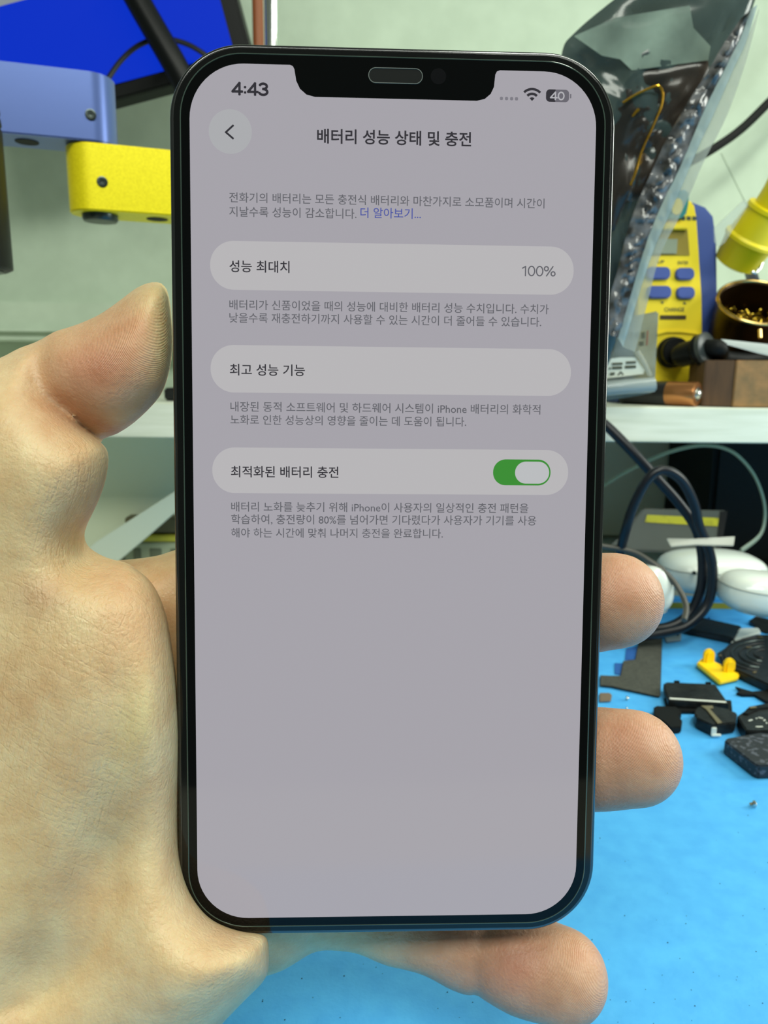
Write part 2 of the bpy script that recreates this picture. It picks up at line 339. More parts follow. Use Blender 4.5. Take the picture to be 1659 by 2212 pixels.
def arc(cx, cy, rx, ry, a0, a1, n=14): return [(cx + rx * math.cos(math.radians(a0 + (a1 - a0) * k / n)), cy + ry * math.sin(math.radians(a0 + (a1 - a0) * k / n))) for k in range(n + 1)]
GL = {'0': (.62, [arc(.31, .5, .24, .45, 0, 360, 24)]), '1': (.46, [[(.08, .76), (.31, .93), (.31, .04)]]), '3': (.60, [arc(.29, .73, .21, .21, 155, -90), arc(.29, .28, .24, .23, 90, -155)]),
      '4': (.64, [[(.45, .04), (.45, .95), (.04, .27), (.60, .27)]]), ':': (.28, [[(.14, .20), (.14, .21)], [(.14, .62), (.14, .63)]]), '%': (.92, [arc(.20, .74, .15, .20, 0, 360, 16), arc(.72, .26, .15, .20, 0, 360, 16), [(.70, .95), (.22, .05)]])}
def numerals(txt, x0, x1, yt, yb, m, wt, z=Z2):
    b = NB(); W_ = sum(GL[c][0] for c in txt); l, bt = sl(x0, yb); r = sl(x1, yb)[0]; tp = sl(x0, yt)[1]; kx, ky = (r - l) / W_, tp - bt; x = 0; wd = wt * ky
    for c in txt:
        for pl in GL[c][1]:
            pp = [(l + (x + a) * kx, bt + c_ * ky) for a, c_ in pl]
            if pl[0] != pl[-1] and len(pl) > 1:
                pass
            for q in stroke(pp, wd): b.faces.new([b.verts.new((u_, v_, z)) for u_, v_ in q])
            for q in pp: b.faces.new([b.verts.new((u_, v_, z)) for u_, v_ in oval(q[0], q[1], wd / 2, wd / 2, 10)])
        x += GL[c][0]
    return ob('screen_writing', b, m, scr, local=True, smooth=False)
numerals('4:43', 501, 580, 178, 205, S_TXT, .20)
stext('배터리 성능 상태 및 충전', 685, 1017.6, 310, S_TXT, 0.018)
for s, x0, x1, yb in (
 ('전화기의 배터리는 모든 충전식 배터리와 마찬가지로 소모품이며 시간이', 495.4, 1176, 437.5),
 ('지날수록 성능이 감소합니다.', 495.4, 770, 468),
 ('배터리가 신품이었을 때의 성능에 대비한 배터리 성능 수치입니다. 수치가', 495.7, 1185, 669),
 ('낮을수록 재충전하기까지 사용할 수 있는 시간이 더 줄어들 수 있습니다.', 495.7, 1169, 697),
 ('내장된 동적 소프트웨어 및 하드웨어 시스템이 iPhone 배터리의 화학적', 498, 1167, 889),
 ('노화로 인한 성능상의 영향을 줄이는 데 도움이 됩니다.', 498, 1007, 917),
 ('배터리 노화를 늦추기 위해 iPhone이 사용자의 일상적인 충전 패턴을', 499.7, 1141, 1105),
 ('학습하여, 충전량이 80%를 넘어가면 기다렸다가 사용자가 기기를 사용', 499.7, 1158, 1133),
 ('해야 하는 시간에 맞춰 나머지 충전을 완료합니다.', 499.7, 956.5, 1161)):
    stext(s, x0, x1, yb, S_SUB, 0.006)
stext('더 알아보기...', 778.5, 909, 471, S_LINK, 0.006)
stext('성능 최대치', 495.7, 625.5, 588, S_TXT, 0.010); stext('최고 성능 기능', 496.7, 658.7, 811, S_TXT, 0.010); stext('최적화된 배터리 충전', 499, 731, 1031, S_TXT, 0.010)
numerals('100%', 1126, 1200, 574, 596.5, S_SUB, .12)
tg = rrect(sl(1189, 1020)[0] - sl(1065, 1020)[0], sl(1125, 992.5)[1] - sl(1125, 1048.5)[1], 2.28 * mm, 12, (sl(1189, 1020)[0] + sl(1065, 1020)[0]) / 2, (sl(1125, 992.5)[1] + sl(1125, 1048.5)[1]) / 2)
flat('toggle_track', [tg], Z2, S_GRN, scr)
kx0, kx1 = sl(1112.4, 1020)[0], sl(1186, 1020)[0]; ky1, ky0 = sl(1150, 997.2)[1], sl(1150, 1044.8)[1]
flat('toggle_knob', [rrect(kx1 - kx0, ky1 - ky0, (ky1 - ky0) / 2 * 0.99, 12, (kx0 + kx1) / 2, (ky0 + ky1) / 2)], Z3, S_KNOB, scr)
flat('signal_dots', [rrect(0.56 * mm, 0.56 * mm, 0.2 * mm, 3, *sl(xx, 213 + i * .3)) for i, xx in enumerate((1083, 1094, 1105, 1115.5))], Z2, S_DIM, scr)
wx, wy = sl(1149, 218.5); arcs = []
for r0, r1, a in ((0, 0.62, 45), (0.98, 1.42, 45), (1.80, 2.22, 45)):
    aa = [math.radians(90 - a + 2 * a * k / 12) for k in range(13)]
    o_ = [(wx + r1 * mm * math.cos(t), wy + r1 * mm * math.sin(t)) for t in aa]
    i_ = [(wx + r0 * mm * math.cos(t), wy + r0 * mm * math.sin(t)) for t in reversed(aa)] if r0 else [(wx, wy)]
    arcs.append(o_ + i_)
flat('wifi_icon', arcs, Z2, S_TXT, scr)
bx0, by1 = sl(1179.6, 193.2); bx1, by0 = sl(1228.8, 221.3)
flat('battery_icon', [rrect(bx1 - bx0, by1 - by0, 0.66 * mm, 6, (bx0 + bx1) / 2, (by0 + by1) / 2), rrect(0.22 * mm, 0.75 * mm, 0.1 * mm, 3, bx1 + 0.28 * mm, (by0 + by1) / 2)], Z1, S_BAT, scr)
bxm = sl(1199.5, 207)[0]; full = rrect(bx1 - bx0, by1 - by0, 0.66 * mm, 6, (bx0 + bx1) / 2, (by0 + by1) / 2)
flat('battery_level', [[(min(x, bxm), y) for x, y in full]], Z2, S_TXT, scr)
numerals('40', 1188, 1219.5, 198.5, 216, S_WHT, .17, Z3)
# earpiece and camera in the notch
ex, ey = sl(854.5, 164); sp = plate('earpiece', rrect(9.35 * mm, 2.5 * mm, 1.24 * mm, 8, ex, ey), 0.02 * mm, 0.2 * mm, mat('earpiece_mesh', (14, 18, 18), 0.6, spec=0.1), ph)
b = NB(); pp = rrect(9.35 * mm, 2.5 * mm, 1.24 * mm, 8, ex, ey); tube(b, [Vector((x, y, 0.03 * mm)) for x, y in pp + pp[:1]], 0.10 * mm, 6, smooth=False, cap=False); ob('rim', b, mat('earpiece_rim', (70, 80, 78), 0.4, 0.2), sp, local=True)
x, y = sl(947, 165); b = NB(); lathe(b, Vector((x, y, 0.012 * mm)), (0, 0, 1), [(1.35 * mm, 0), (1.35 * mm, 0.004 * mm)], 32); ob('front_camera', b, mat('lens_black', (14, 14, 17), 0.1, spec=0.2), ph, local=True, smooth=False)
# side buttons
for nm, x, y, l in (('power_button', 39.1, 22, 17), ('volume_button', -39.1, 30, 11), ('volume_button', -39.1, 16, 11), ('mute_switch', -39.1, 43, 5)):
    b = NB(); box(b, (x * mm, y * mm, -4 * mm), (0.7 * mm, l * mm, 2.4 * mm), bev=0.25 * mm); ob(nm, b, mframe, ph, local=True)
# ================================================================== hand (implicit surface, one continuous skin)
def surface_nets(D, org, h):
    s = D < 0; nx, ny, nz = D.shape
    corners = [(i, j, k) for i in (0, 1) for j in (0, 1) for k in (0, 1)]
    cs = [s[i:nx - 1 + i, j:ny - 1 + j, k:nz - 1 + k] for i, j, k in corners]
    tot = sum(c.astype(np.uint8) for c in cs); act = (tot > 0) & (tot < 8)
    idx = -np.ones(act.shape, np.int64); ids = np.argwhere(act); idx[act] = np.arange(len(ids))
    acc = np.zeros((len(ids), 3)); cnt = np.zeros(len(ids))
    I, J, K = ids.T
    for a in range(8):
        for b in range(a + 1, 8):
            ca, cb = corners[a], corners[b]
            if sum(abs(p - q) for p, q in zip(ca, cb)) != 1: continue
            va = D[I + ca[0], J + ca[1], K + ca[2]]; vb = D[I + cb[0], J + cb[1], K + cb[2]]
            m_ = (va < 0) != (vb < 0); t = np.where(m_, va / np.where(m_, va - vb, 1), 0)
            p = np.array(ca)[None] + t[:, None] * (np.array(cb) - np.array(ca))[None]
            acc[m_] += p[m_]; cnt[m_] += 1
    V = (ids + acc / cnt[:, None]) * h + org
    quads = []
    for ax in range(3):
        o1, o2 = [(1, 2), (2, 0), (0, 1)][ax]
        sl0 = [slice(1, -1)] * 3; sl0[ax] = slice(0, -1); sl1 = list(sl0); sl1[ax] = slice(1, None)
        A, B = s[tuple(sl0)], s[tuple(sl1)]; ed = np.argwhere(A != B)
        inside = A[A != B]
        base = ed.copy(); base[:, o1] += 1; base[:, o2] += 1
        def cell(d1, d2):
            c = base.copy(); c[:, o1] -= d1; c[:, o2] -= d2; return idx[c[:, 0], c[:, 1], c[:, 2]]
        q = np.stack([cell(1, 1), cell(0, 1), cell(0, 0), cell(1, 0)], 1)
        q[~inside] = q[~inside][:, ::-1]; quads.append(q)
    Q = np.concatenate(quads); Q = Q[(Q >= 0).all(1)]
    return V, Q
WR = 150.0
def uvw(px, py): return ((px - CX) / FPX * WR, (CY - py) / FPX * WR)
def smooth_poly(pts, n=5):
    return [(v.x, v.y) for v in spline([Vector((x, y, 0)) for x, y in pts], n, closed=True)]
HS = 1.0
xr = np.arange(-152, 64, HS); yr = np.arange(-128, 52, HS); wr_ = np.arange(96, 184, HS)
X, Y, Wd = np.meshgrid(xr, yr, wr_, indexing='ij')
Uc = X * WR / Wd; Vc = Y * WR / Wd
RS = 0.5; u0, v0 = -260.0, -215.0; nu, nv = 760, 600
ug, vg = np.meshgrid(u0 + np.arange(nu) * RS, v0 + np.arange(nv) * RS, indexing='ij')
ui = (Uc - u0) / RS; vi = (Vc - v0) / RS
ui0 = np.clip(ui.astype(int), 0, nu - 2); vi0 = np.clip(vi.astype(int), 0, nv - 2)
fu = np.clip(ui - ui0, 0, 1); fv = np.clip(vi - vi0, 0, 1)
def samp(T): return (T[ui0, vi0] * (1 - fu) + T[ui0 + 1, vi0] * fu) * (1 - fv) + (T[ui0, vi0 + 1] * (1 - fu) + T[ui0 + 1, vi0 + 1] * fu) * fv
def segd(pts, closed):
    d = np.full(ug.shape, 1e9)
    n = len(pts)
    for i in range(n if closed else n - 1):
        (ax, ay), (bx, by) = pts[i], pts[(i + 1) % n]; dx, dy = bx - ax, by - ay; L = dx * dx + dy * dy + 1e-12
        t = np.clip(((ug - ax) * dx + (vg - ay) * dy) / L, 0, 1)
        d = np.minimum(d, (ug - ax - t * dx) ** 2 + (vg - ay - t * dy) ** 2)
    return np.sqrt(d)
def psdf(pxpts):
    pts = smooth_poly([uvw(*p) for p in pxpts], 4); d = segd(pts, True)
    ins = np.zeros(ug.shape, bool); n = len(pts)
    for i in range(n):
        (ax, ay), (bx, by) = pts[i], pts[(i + 1) % n]
        if ay == by: continue
        c = ((ay > vg) != (by > vg)) & (ug < (bx - ax) * (vg - ay) / (by - ay) + ax); ins ^= c
    return np.where(ins, -d, d)
def gauss(px, py, rx, ry=None, ang=0):   # bump over the hand, pixel units
    ry = ry or rx; u, v = uvw(px, py); k = WR / FPX; a = math.radians(ang)
    x = (ug - u) / k; y = -(vg - v) / k; xx = x * math.cos(a) + y * math.sin(a); yy = -x * math.sin(a) + y * math.cos(a)
    return np.exp(-(xx / rx) ** 2 - (yy / ry) ** 2)
def inflate(T, w0, Rr):
    d2 = samp(T); e = Wd - samp(w0)
    return np.sqrt(np.maximum(d2 + Rr, 0) ** 2 + e ** 2) - Rr
def smin(a, b, k):
    h_ = np.clip(0.5 + 0.5 * (b - a) / k, 0, 1); return b + (a - b) * h_ - k * h_ * (1 - h_)
def capsule(pts):
    res = None
    P_ = [((px - CX) / FPX * w_, (CY - py) / FPX * w_, w_, r_) for px, py, w_, r_ in pts]
    # resample the chain so bends are round
    for a, b in zip(P_, P_[1:]):
        ax = np.array(a[:3]); ab = np.array(b[:3]) - ax; L = float(ab @ ab)
        t = np.clip(((X - ax[0]) * ab[0] + (Y - ax[1]) * ab[1] + (Wd - ax[2]) * ab[2]) / L, 0, 1)
        d = np.sqrt((X - ax[0] - t * ab[0]) ** 2 + (Y - ax[1] - t * ab[1]) ** 2 + (Wd - ax[2] - t * ab[2]) ** 2) - (a[3] + (b[3] - a[3]) * t)
        res = d if res is None else smin(res, d, 3.0)
    return res
thumbD = [(50, 790), (98, 724), (160, 703), (215, 679), (262, 646), (300, 618), (340, 607), (361, 622), (371, 680), (373, 760), (362, 818), (345, 858), (300, 905), (264, 932), (234, 948), (212, 962), (150, 965), (90, 930), (30, 880)]
thumbP = [(-170, 830), (-60, 790), (0, 773), (50, 745), (98, 740), (90, 800), (112, 850), (160, 900), (205, 936), (228, 956), (236, 985), (232, 1020), (222, 1060), (205, 1100), (188, 1135), (181, 1160), (190, 1181), (215, 1194), (250, 1205),
          (290, 1222), (322, 1250), (346, 1290), (362, 1340), (372, 1400), (380, 1460), (385, 1530), (388, 1600), (386, 1700), (385, 1800), (390, 1860), (412, 1930), (455, 1985), (520, 2012), (575, 2020), (581, 2060), (577, 2110), (535, 2155), (480, 2212), (410, 2290), (280, 2340), (0, 2370), (-300, 2370), (-480, 2300), (-420, 1900), (-300, 1500), (-230, 1200)]
backP = [(100, 1330), (200, 1225), (300, 1206), (345, 1199), (380, 1187), (470, 1170), (560, 1190), (640, 1400), (680, 1700), (708, 1950), (716, 2025), (700, 2043), (668, 2062), (620, 2092), (585, 2106), (400, 2160), (150, 2200), (60, 1800)]
TD, TP, TB = psdf(thumbD), psdf(thumbP), psdf(backP)
w0D = 139.5 + 0 * ug + 6.5 * gauss(160, 930, 170, 60, 33) - 1.5 * gauss(250, 770, 90)
w0P = 140.5 + 0 * ug - 5.0 * gauss(60, 1000, 190, 170) - 4.0 * gauss(150, 1480, 190, 260) + 6.0 * gauss(190, 1200, 70, 60) + 4 * gauss(235, 1850, 85, 190, 25) - 3.0 * gauss(330, 1620, 50, 260) - 4 * gauss(420, 2120, 130, 120) + 4 * gauss(60, 2130, 160, 80, -30)
w0B = 160.0 + 0 * ug - 2.5 * gauss(340, 1230, 60)
D = inflate(TP, w0P, 13.5)
D = smin(D, inflate(TB, w0B, 12.5), 3.0)
D = smin(D, inflate(TD, w0D, 10.5), 1.5)
for ch in ([(470, 1290, 160, 10.5), (720, 1150, 165, 10.2), (930, 1020, 162, 9.3), (1100, 960, 156, 8.8)],
           [(480, 1480, 161, 11), (800, 1400, 166, 10.5), (1130, 1325, 160, 9.9), (1255, 1303, 153, 9.6), (1326, 1297, 148, 9.6)],
           [(500, 1700, 161, 11), (830, 1690, 166, 10.5), (1160, 1655, 161, 10), (1290, 1638, 154, 9.6), (1367, 1637, 150, 9.6)],
           [(540, 1900, 161, 10.5), (720, 1938, 163, 9.2), (860, 1985, 162, 8.4), (1010, 2040, 158, 8.3), (1130, 2080, 153, 8.9), (1213, 2109, 150, 9.2)]):
    D = smin(D, capsule(ch), 2.2)
D = smin(D, capsule([(-100, 2050, 146, 20), (-420, 2180, 128, 23), (-900, 2350, 104, 25)]), 12)
# folds and creases pressed into the palm side
def crease(pts, depth, width):
    global D
    c = segd([(v.x, v.y) for v in spline([Vector((*uvw(*p), 0)) for p in pts], 5)], False)
    g = depth * np.exp(-(samp(c) / width) ** 2) * (Wd < 158); D = D + g
crease([(70, 842), (110, 872), (150, 902)], 0.4, 1.6)
crease([(172, 918), (205, 940), (226, 952)], 0.9, 1.2)
crease([(-20, 1235), (60, 1228), (130, 1245), (190, 1225), (240, 1205)], 0.5, 2.0)
crease([(-20, 1275), (60, 1268), (120, 1275)], 0.35, 1.5)
crease([(262, 1480), (252, 1560), (240, 1650), (238, 1740)], 0.55, 3.0)
crease([(262, 1915), (235, 1985), (190, 2060), (130, 2130), (60, 2170), (-20, 2190)], 0.7, 1.6)
crease([(300, 1225), (345, 1240), (376, 1262)], 0.5, 1.2)
crease([(100, 690), (60, 760), (30, 830)], .3, 3)
crease([(1052, 2004), (1034, 2045), (1026, 2080), (1030, 2150)], 0.9, 0.8)
crease([(884, 2010), (872, 2040), (868, 2080)], 0.8, 1.0)
crease([(676, 2014), (672, 2040), (672, 2070)], 0.7, 0.8)
D[0] = 5; D[-1] = 5; D[:, 0] = 5; D[:, -1] = 5; D[:, :, 0] = 5; D[:, :, -1] = 5
V, Q = surface_nets(D, np.array([xr[0], yr[0], wr_[0]]), HS)
# light relaxation of the net
for it in range(4):
    acc = np.zeros_like(V); c_ = np.zeros(len(V))
    for a, b in ((0, 1), (1, 2), (2, 3), (3, 0)):
        np.add.at(acc, Q[:, a], V[Q[:, b]]); np.add.at(acc, Q[:, b], V[Q[:, a]]); np.add.at(c_, Q[:, a], 1); np.add.at(c_, Q[:, b], 1)
    V = V * 0.5 + 0.5 * acc / np.maximum(c_, 1)[:, None]
px_ = V[:, 0] / V[:, 2] * FPX + CX; py_ = CY - V[:, 1] / V[:, 2] * FPX
Rn, Un, Fn = np.array(Rv), np.array(Uv), np.array(F)
WV = np.array(CAM) + (V[:, :1] * Rn + V[:, 1:2] * Un + V[:, 2:3] * Fn) * mm
me = bpy.data.meshes.new('skin'); HO = Vector((-0.07, 0.12, 0.045))
me.from_pydata([tuple(p) for p in (WV - np.array(HO))], [], [tuple(q) for q in Q.tolist()])
me.polygons.foreach_set('use_smooth', [True] * len(me.polygons)); me.update()
def G2(cx, cy, rx, ry=None, ang=0):
    ry = ry or rx; a = math.radians(ang); x = px_ - cx; y = py_ - cy
    return np.exp(-((x * math.cos(a) + y * math.sin(a)) / rx) ** 2 - ((-x * math.sin(a) + y * math.cos(a)) / ry) ** 2)
# natural pigment: pale yellowish palm, pinker finger pads and joints, bluish vein under the thumb ball
base = np.tile(np.array([228, 205, 162.]), (len(V), 1))
def pig(wt, c): 
    global base
    wt = np.clip(wt, 0, 1)[:, None]; base = base * (1 - wt) + np.array(c, float) * wt
pig(0.9 * G2(210, 800, 140, 105, -20), (200, 142, 116)); pig(0.45 * G2(290, 700, 60, 40), (208, 148, 118)); pig(0.6 * G2(340, 640, 34, 60), (226, 208, 160)); pig(0.5 * G2(150, 880, 60, 60), (196, 146, 112))
pig(0.7 * G2(362, 720, 26, 130), (226, 214, 160)); pig(0.5 * G2(230, 925, 50, 14, 30), (190, 120, 88)); pig(0.4 * G2(180, 1080, 60, 120), (220, 176, 134)); pig(0.5 * G2(300, 1340, 90, 120, 30), (222, 174, 132)); pig(0.55 * G2(80, 1290, 70, 40), (190, 168, 140)); pig(0.45 * G2(250, 1250, 80, 40), (216, 168, 130))
pig(0.5 * G2(300, 1560, 45, 100, 15), (216, 208, 156)); pig(0.4 * G2(250, 1800, 40, 70, 20), (176, 166, 134)); pig(0.4 * G2(150, 1915, 60, 45, -30), (186, 162, 136)); pig(0.3 * G2(50, 1520, 160, 160), (216, 186, 150)); pig(0.4 * G2(60, 1950, 100, 160), (196, 180, 140))
pig(0.9 * (px_ > 760) * np.clip((px_ - 760) / 200, 0, 1), (198, 156, 132)); pig(0.5 * G2(1340, 1270, 60, 50), (200, 144, 118)); pig(0.55 * G2(1350, 1600, 60, 60), (200, 142, 116)); pig(0.6 * G2(1110, 2090, 60, 60), (190, 128, 108)); pig(0.4 * G2(1250, 2060, 60, 60), (214, 168, 134))
L = base / 255; L = np.where(L <= 0.04045, L / 12.92, ((L + 0.055) / 1.055) ** 2.4)
ca = me.color_attributes.new('skin', 'FLOAT_COLOR', 'POINT'); ca.data.foreach_set('color', np.concatenate([L, np.ones((len(L), 1))], 1).astype(np.float32).ravel())
rid = np.clip(G2(1350, 1330, 90, 90) + G2(1390, 1640, 90, 90) + G2(1250, 2110, 80, 80) + G2(290, 740, 100, 110), 0, 1)
lines = np.clip(1.3 * G2(120, 1520, 230, 420) + G2(150, 1060, 90, 130) * .8 + G2(450, 2060, 160, 120) * .6, 0, 1)
at = me.attributes.new('masks', 'FLOAT_VECTOR', 'POINT'); at.data.foreach_set('vector', np.stack([rid, lines, 0 * rid], 1).astype(np.float32).ravel())
sk = bpy.data.materials.new('skin'); sk.use_nodes = True; nt = sk.node_tree; N_ = nt.nodes.new; Lk = nt.links.new; pb = nt.nodes['Principled BSDF']
vc = N_('ShaderNodeAttribute'); vc.attribute_name = 'skin'; mk = N_('ShaderNodeAttribute'); mk.attribute_name = 'masks'; sp_ = N_('ShaderNodeSeparateXYZ'); Lk(mk.outputs['Vector'], sp_.inputs[0])
tc = N_('ShaderNodeTexCoord')
def nz(scale, det=4, vec=None, rough=0.5):
    n = N_('ShaderNodeTexNoise'); n.inputs['Scale'].default_value = scale; n.inputs['Detail'].default_value = det; n.inputs['Roughness'].default_value = rough
    Lk(vec or tc.outputs['Object'], n.inputs['Vector']); return n.outputs[0]
def mth(op, a, b=None):
    n = N_('ShaderNodeMath'); n.operation = op
    for i, v in enumerate((a, b)):
        if v is None: continue
        if isinstance(v, (int, float)): n.inputs[i].default_value = v
        else: Lk(v, n.inputs[i])
    return n.outputs[0]
mx = N_('ShaderNodeMix'); mx.data_type = 'RGBA'; mx.blend_type = 'MULTIPLY'; mx.inputs['Factor'].default_value = 1
cr = N_('ShaderNodeValToRGB'); cr.color_ramp.elements[0].position = 0.35; cr.color_ramp.elements[1].position = 0.68
cr.color_ramp.elements[0].color = (0.86, 0.74, 0.66, 1); cr.color_ramp.elements[1].color = (1.0, 1.0, 0.99, 1)
Lk(nz(130, 6, rough=0.65), cr.inputs[0]); Lk(vc.outputs['Color'], mx.inputs['A']); Lk(cr.outputs[0], mx.inputs['B']); Lk(mx.outputs['Result'], pb.inputs['Base Color'])
# skin relief: fingertip ridges, crossing palm lines, fine grain
mpa = N_('ShaderNodeMapping'); mpa.inputs['Rotation'].default_value = (0.2, 0.6, 0.5); Lk(tc.outputs['Object'], mpa.inputs[0])
wv = N_('ShaderNodeTexWave'); wv.wave_type = 'BANDS'; wv.bands_direction = 'X'; wv.inputs['Scale'].default_value = 1300; wv.inputs['Distortion'].default_value = 3.0; wv.inputs['Detail'].default_value = 1.0; wv.inputs['Detail Scale'].default_value = 0.12; Lk(mpa.outputs[0], wv.inputs['Vector'])
mpb = N_('ShaderNodeMapping'); mpb.inputs['Rotation'].default_value = (0, 0.35, 0); mpb.inputs['Scale'].default_value = (1.0, 1.0, 0.42); Lk(tc.outputs['Object'], mpb.inputs[0])
vo = N_('ShaderNodeTexVoronoi'); vo.feature = 'DISTANCE_TO_EDGE'; vo.inputs['Scale'].default_value = 1250; Lk(mpb.outputs[0], vo.inputs['Vector'])
vo2 = mth('MINIMUM', mth('MULTIPLY', vo.outputs['Distance'], 4.0), 0.6)
def furrows(rot, stretch, scale):   # thin valley lines along one direction
    m_ = N_('ShaderNodeMapping'); m_.inputs['Rotation'].default_value = (0, rot, 0); Lk(tc.outputs['Object'], m_.inputs[0])
    m2 = N_('ShaderNodeMapping'); m2.inputs['Scale'].default_value = (1, 1, stretch); Lk(m_.outputs[0], m2.inputs[0])
    return mth('MINIMUM', mth('MULTIPLY', mth('ABSOLUTE', mth('SUBTRACT', nz(scale, 2, m2.outputs[0]), 0.5)), 9.0), 0.6)
fur = mth('ADD', furrows(-0.30, 0.10, 420), mth('MULTIPLY', furrows(1.05, 0.12, 520), 0.6))
hgt = mth('ADD', mth('MULTIPLY', mth('MULTIPLY', wv.outputs[1] if len(wv.outputs) > 1 else wv.outputs[0], sp_.outputs[0]), 0.24), mth('ADD', mth('MULTIPLY', mth('MULTIPLY', mth('ADD', fur, mth('MULTIPLY', vo2, 0.5)), sp_.outputs[1]), 0.45), mth('MULTIPLY', nz(1500, 5), 0.7)))
bp = N_('ShaderNodeBump'); bp.inputs['Strength'].default_value = 0.8; bp.inputs['Distance'].default_value = 0.00034; Lk(hgt, bp.inputs['Height']); Lk(bp.outputs[0], pb.inputs['Normal'])
pb.inputs['Roughness'].default_value = 0.43; pb.inputs['Specular IOR Level'].default_value = 0.42
pb.inputs['Subsurface Weight'].default_value = 0.35; pb.inputs['Subsurface Radius'].default_value = (0.0035, 0.0014, 0.0007); pb.inputs['Subsurface Scale'].default_value = 1.0
me.materials.append(sk)
hand = bpy.data.objects.new('hand', me); COL.objects.link(hand); hand.location = HO
tag(hand, 'bare left hand gripping the smartphone, thumb along its edge and fingertips showing', 'person')
# ================================================================== left background
# microscope monitor: a rolled flat screen
mp = VP(0.60, 250, -4)
mo = thing('microscope_monitor', on(250, 200, mp), 'small tilted monitor glowing plain blue, upper corner above the blue arm', 'monitor')
def rot_px(cx, cy, a, dx, dy):
    c, s = math.cos(a), math.sin(a); return (cx + dx * c + dy * s, cy - dx * s + dy * c)
A = math.radians(15.0); br = (505, 112)
def mpx(dx, dy): return rot_px(br[0], br[1], A, dx, dy)
slab('bezel', [mpx(-620, -420), mpx(36, -420), mpx(36, 34), mpx(-620, 34)], mp, 0.018, M['black'], mo, 0.002)
slab('display', [mpx(-590, -226), mpx(0, -226), mpx(0, 0), mpx(-590, 0)], mp, 0.0008, M['bluescr'], mo, forward=0.001, label='plain glowing blue picture')
slab('display_bar', [mpx(-590, -262), mpx(0, -262), mpx(0, -226), mpx(-590, -226)], mp, 0.0008, M['greyscr'], mo, forward=0.001, label='pale grey bar along the top of the screen')
slab('lower_lip', [mpx(-620, 4), mpx(34, 4), mpx(34, 32), mpx(-620, 32)], mp, 0.004, M['blackm'], mo, 0.001, forward=0.003)
slab('stand_plate', [mpx(-340, -260), mpx(-260, -260), mpx(-260, -120), mpx(-340, -120)], (mp[0] - mp[1] * 0.0185, mp[1]), 0.03, M['black'], mo, 0.003)
# diagonal arm in front of it
b = NB(); tube(b, [P(228, -130, .50), P(300, 5, .505), P(372, 130, .51), P(412, 205, .515), P(470, 310, .52), P(560, 470, .53)], 0.0086, 20, 6)
ob('boom_arm', b, M['black'], None, 'thick black boom arm running diagonally in front of the blue monitor', 'arm')
b = NB(); tube(b, [P(215, 200, .50), P(232, 172, .505), P(262, 130, .51), P(300, 98, .515), P(345, 84, .52), P(395, 92, .525), P(440, 116, .53), P(500, 165, .535)], 0.0018, 8)
ob('thin_cable', b, M['rubber'], None, 'thin black cable arching in front of the blue monitor', 'cable')
# blue and yellow articulated arms
pv = on(199, 320, VP(0.402, 199)); zt = on(199, 172, VP(0.402, 199)).z; zm = on(199, 320, VP(0.402, 199)).z; zb = on(199, 464, VP(0.402, 199)).z
ar = thing('articulated_arm', (pv.x, pv.y, zb - 0.004), 'anodised two-piece microscope arm, blue link over yellow link', 'arm')
def link(name, L, hw, za, zb_, ang, m, side):
    a = math.radians(ang); d = Vector((math.cos(a), math.sin(a), 0)) * side; n = Vector((-d.y, d.x, 0))
    pts = [Vector((pv.x, pv.y, za)) + d * (hw * math.cos(t)) + n * (hw * math.sin(t)) for t in [math.pi / 2 + math.pi * k / 20 for k in range(21)]]
    pts += [Vector((pv.x, pv.y, za)) + d * L - n * hw, Vector((pv.x, pv.y, za)) + d * L + n * hw]
    b = NB(); prism(b, pts, Vector((0, 0, zb_ - za)), 0.0006); return ob(name, b, m, ar), d, n
bl, dB, nB = link('blue_link', 0.16, 0.0125, zm + 0.0003, zt, 17, M['blueal'], -1)
yl, dY, nY = link('yellow_link', 0.15, 0.0125, zb, zm - 0.0003, 19, M['yelal'], 1)
def holes(parent, d, zz, dists, r, up):
    for q in dists:
        b = NB(); lathe(b, Vector((pv.x, pv.y, zz)) + d * q, (0, 0, up), [(r, -0.0004), (r, 0.0002), (r * .9, 0.0002), (r * .88, 0.0001)], 24)
        ob('hole_shade_disc', b, M['blackm'], parent)  # dark disc on the surface, shade inside the hole put in as colour
holes(bl, dB, zm + 0.0002, (0.030, 0.052, 0.074), 0.0055, -1); holes(yl, dY, zb, (0.03, 0.055), 0.0055, -1)
def screw_on(px, py, parent, plane, r=0.0026):
    p = on(px, py, plane); n = plane[1]; b = NB()
    lathe(b, p, n, [(r, -0.0005), (r, 0.0003), (r * .8, 0.0004), (r * .7, 0.0002), (r * .3, 0.0002), (0.0001, 0.0001)], 20); ob('set_screw', b, M['dsteel'], parent)
fb = (Vector((pv.x, pv.y, 0)) + nB * (0.0125 if nB.y < 0 else -0.0125), (nB if nB.y < 0 else -nB)); fy = (Vector((pv.x, pv.y, 0)) + nY * (0.0125 if nY.y < 0 else -0.0125), (nY if nY.y < 0 else -nY))
screw_on(196, 248, bl, fb); screw_on(221, 393, yl, fy)
b = NB(); lathe(b, Vector((pv.x + 0.002, pv.y, zb)), (0, 0, -1), [(0.0088, 0), (0.0088, 0.0022), (0.0080, 0.0034), (0.005, 0.0036)], 28); ob('pivot_cap', b, M['dsteel'], ar, label='dark round cap under the yellow link')
b = NB(); lathe(b, Vector((pv.x, pv.y, zb - 0.001)), (0, 0, 1), [(0.0035, 0), (0.0035, zt - zb - 0.002)], 12); ob('pivot_pin', b, M['steel'], ar)
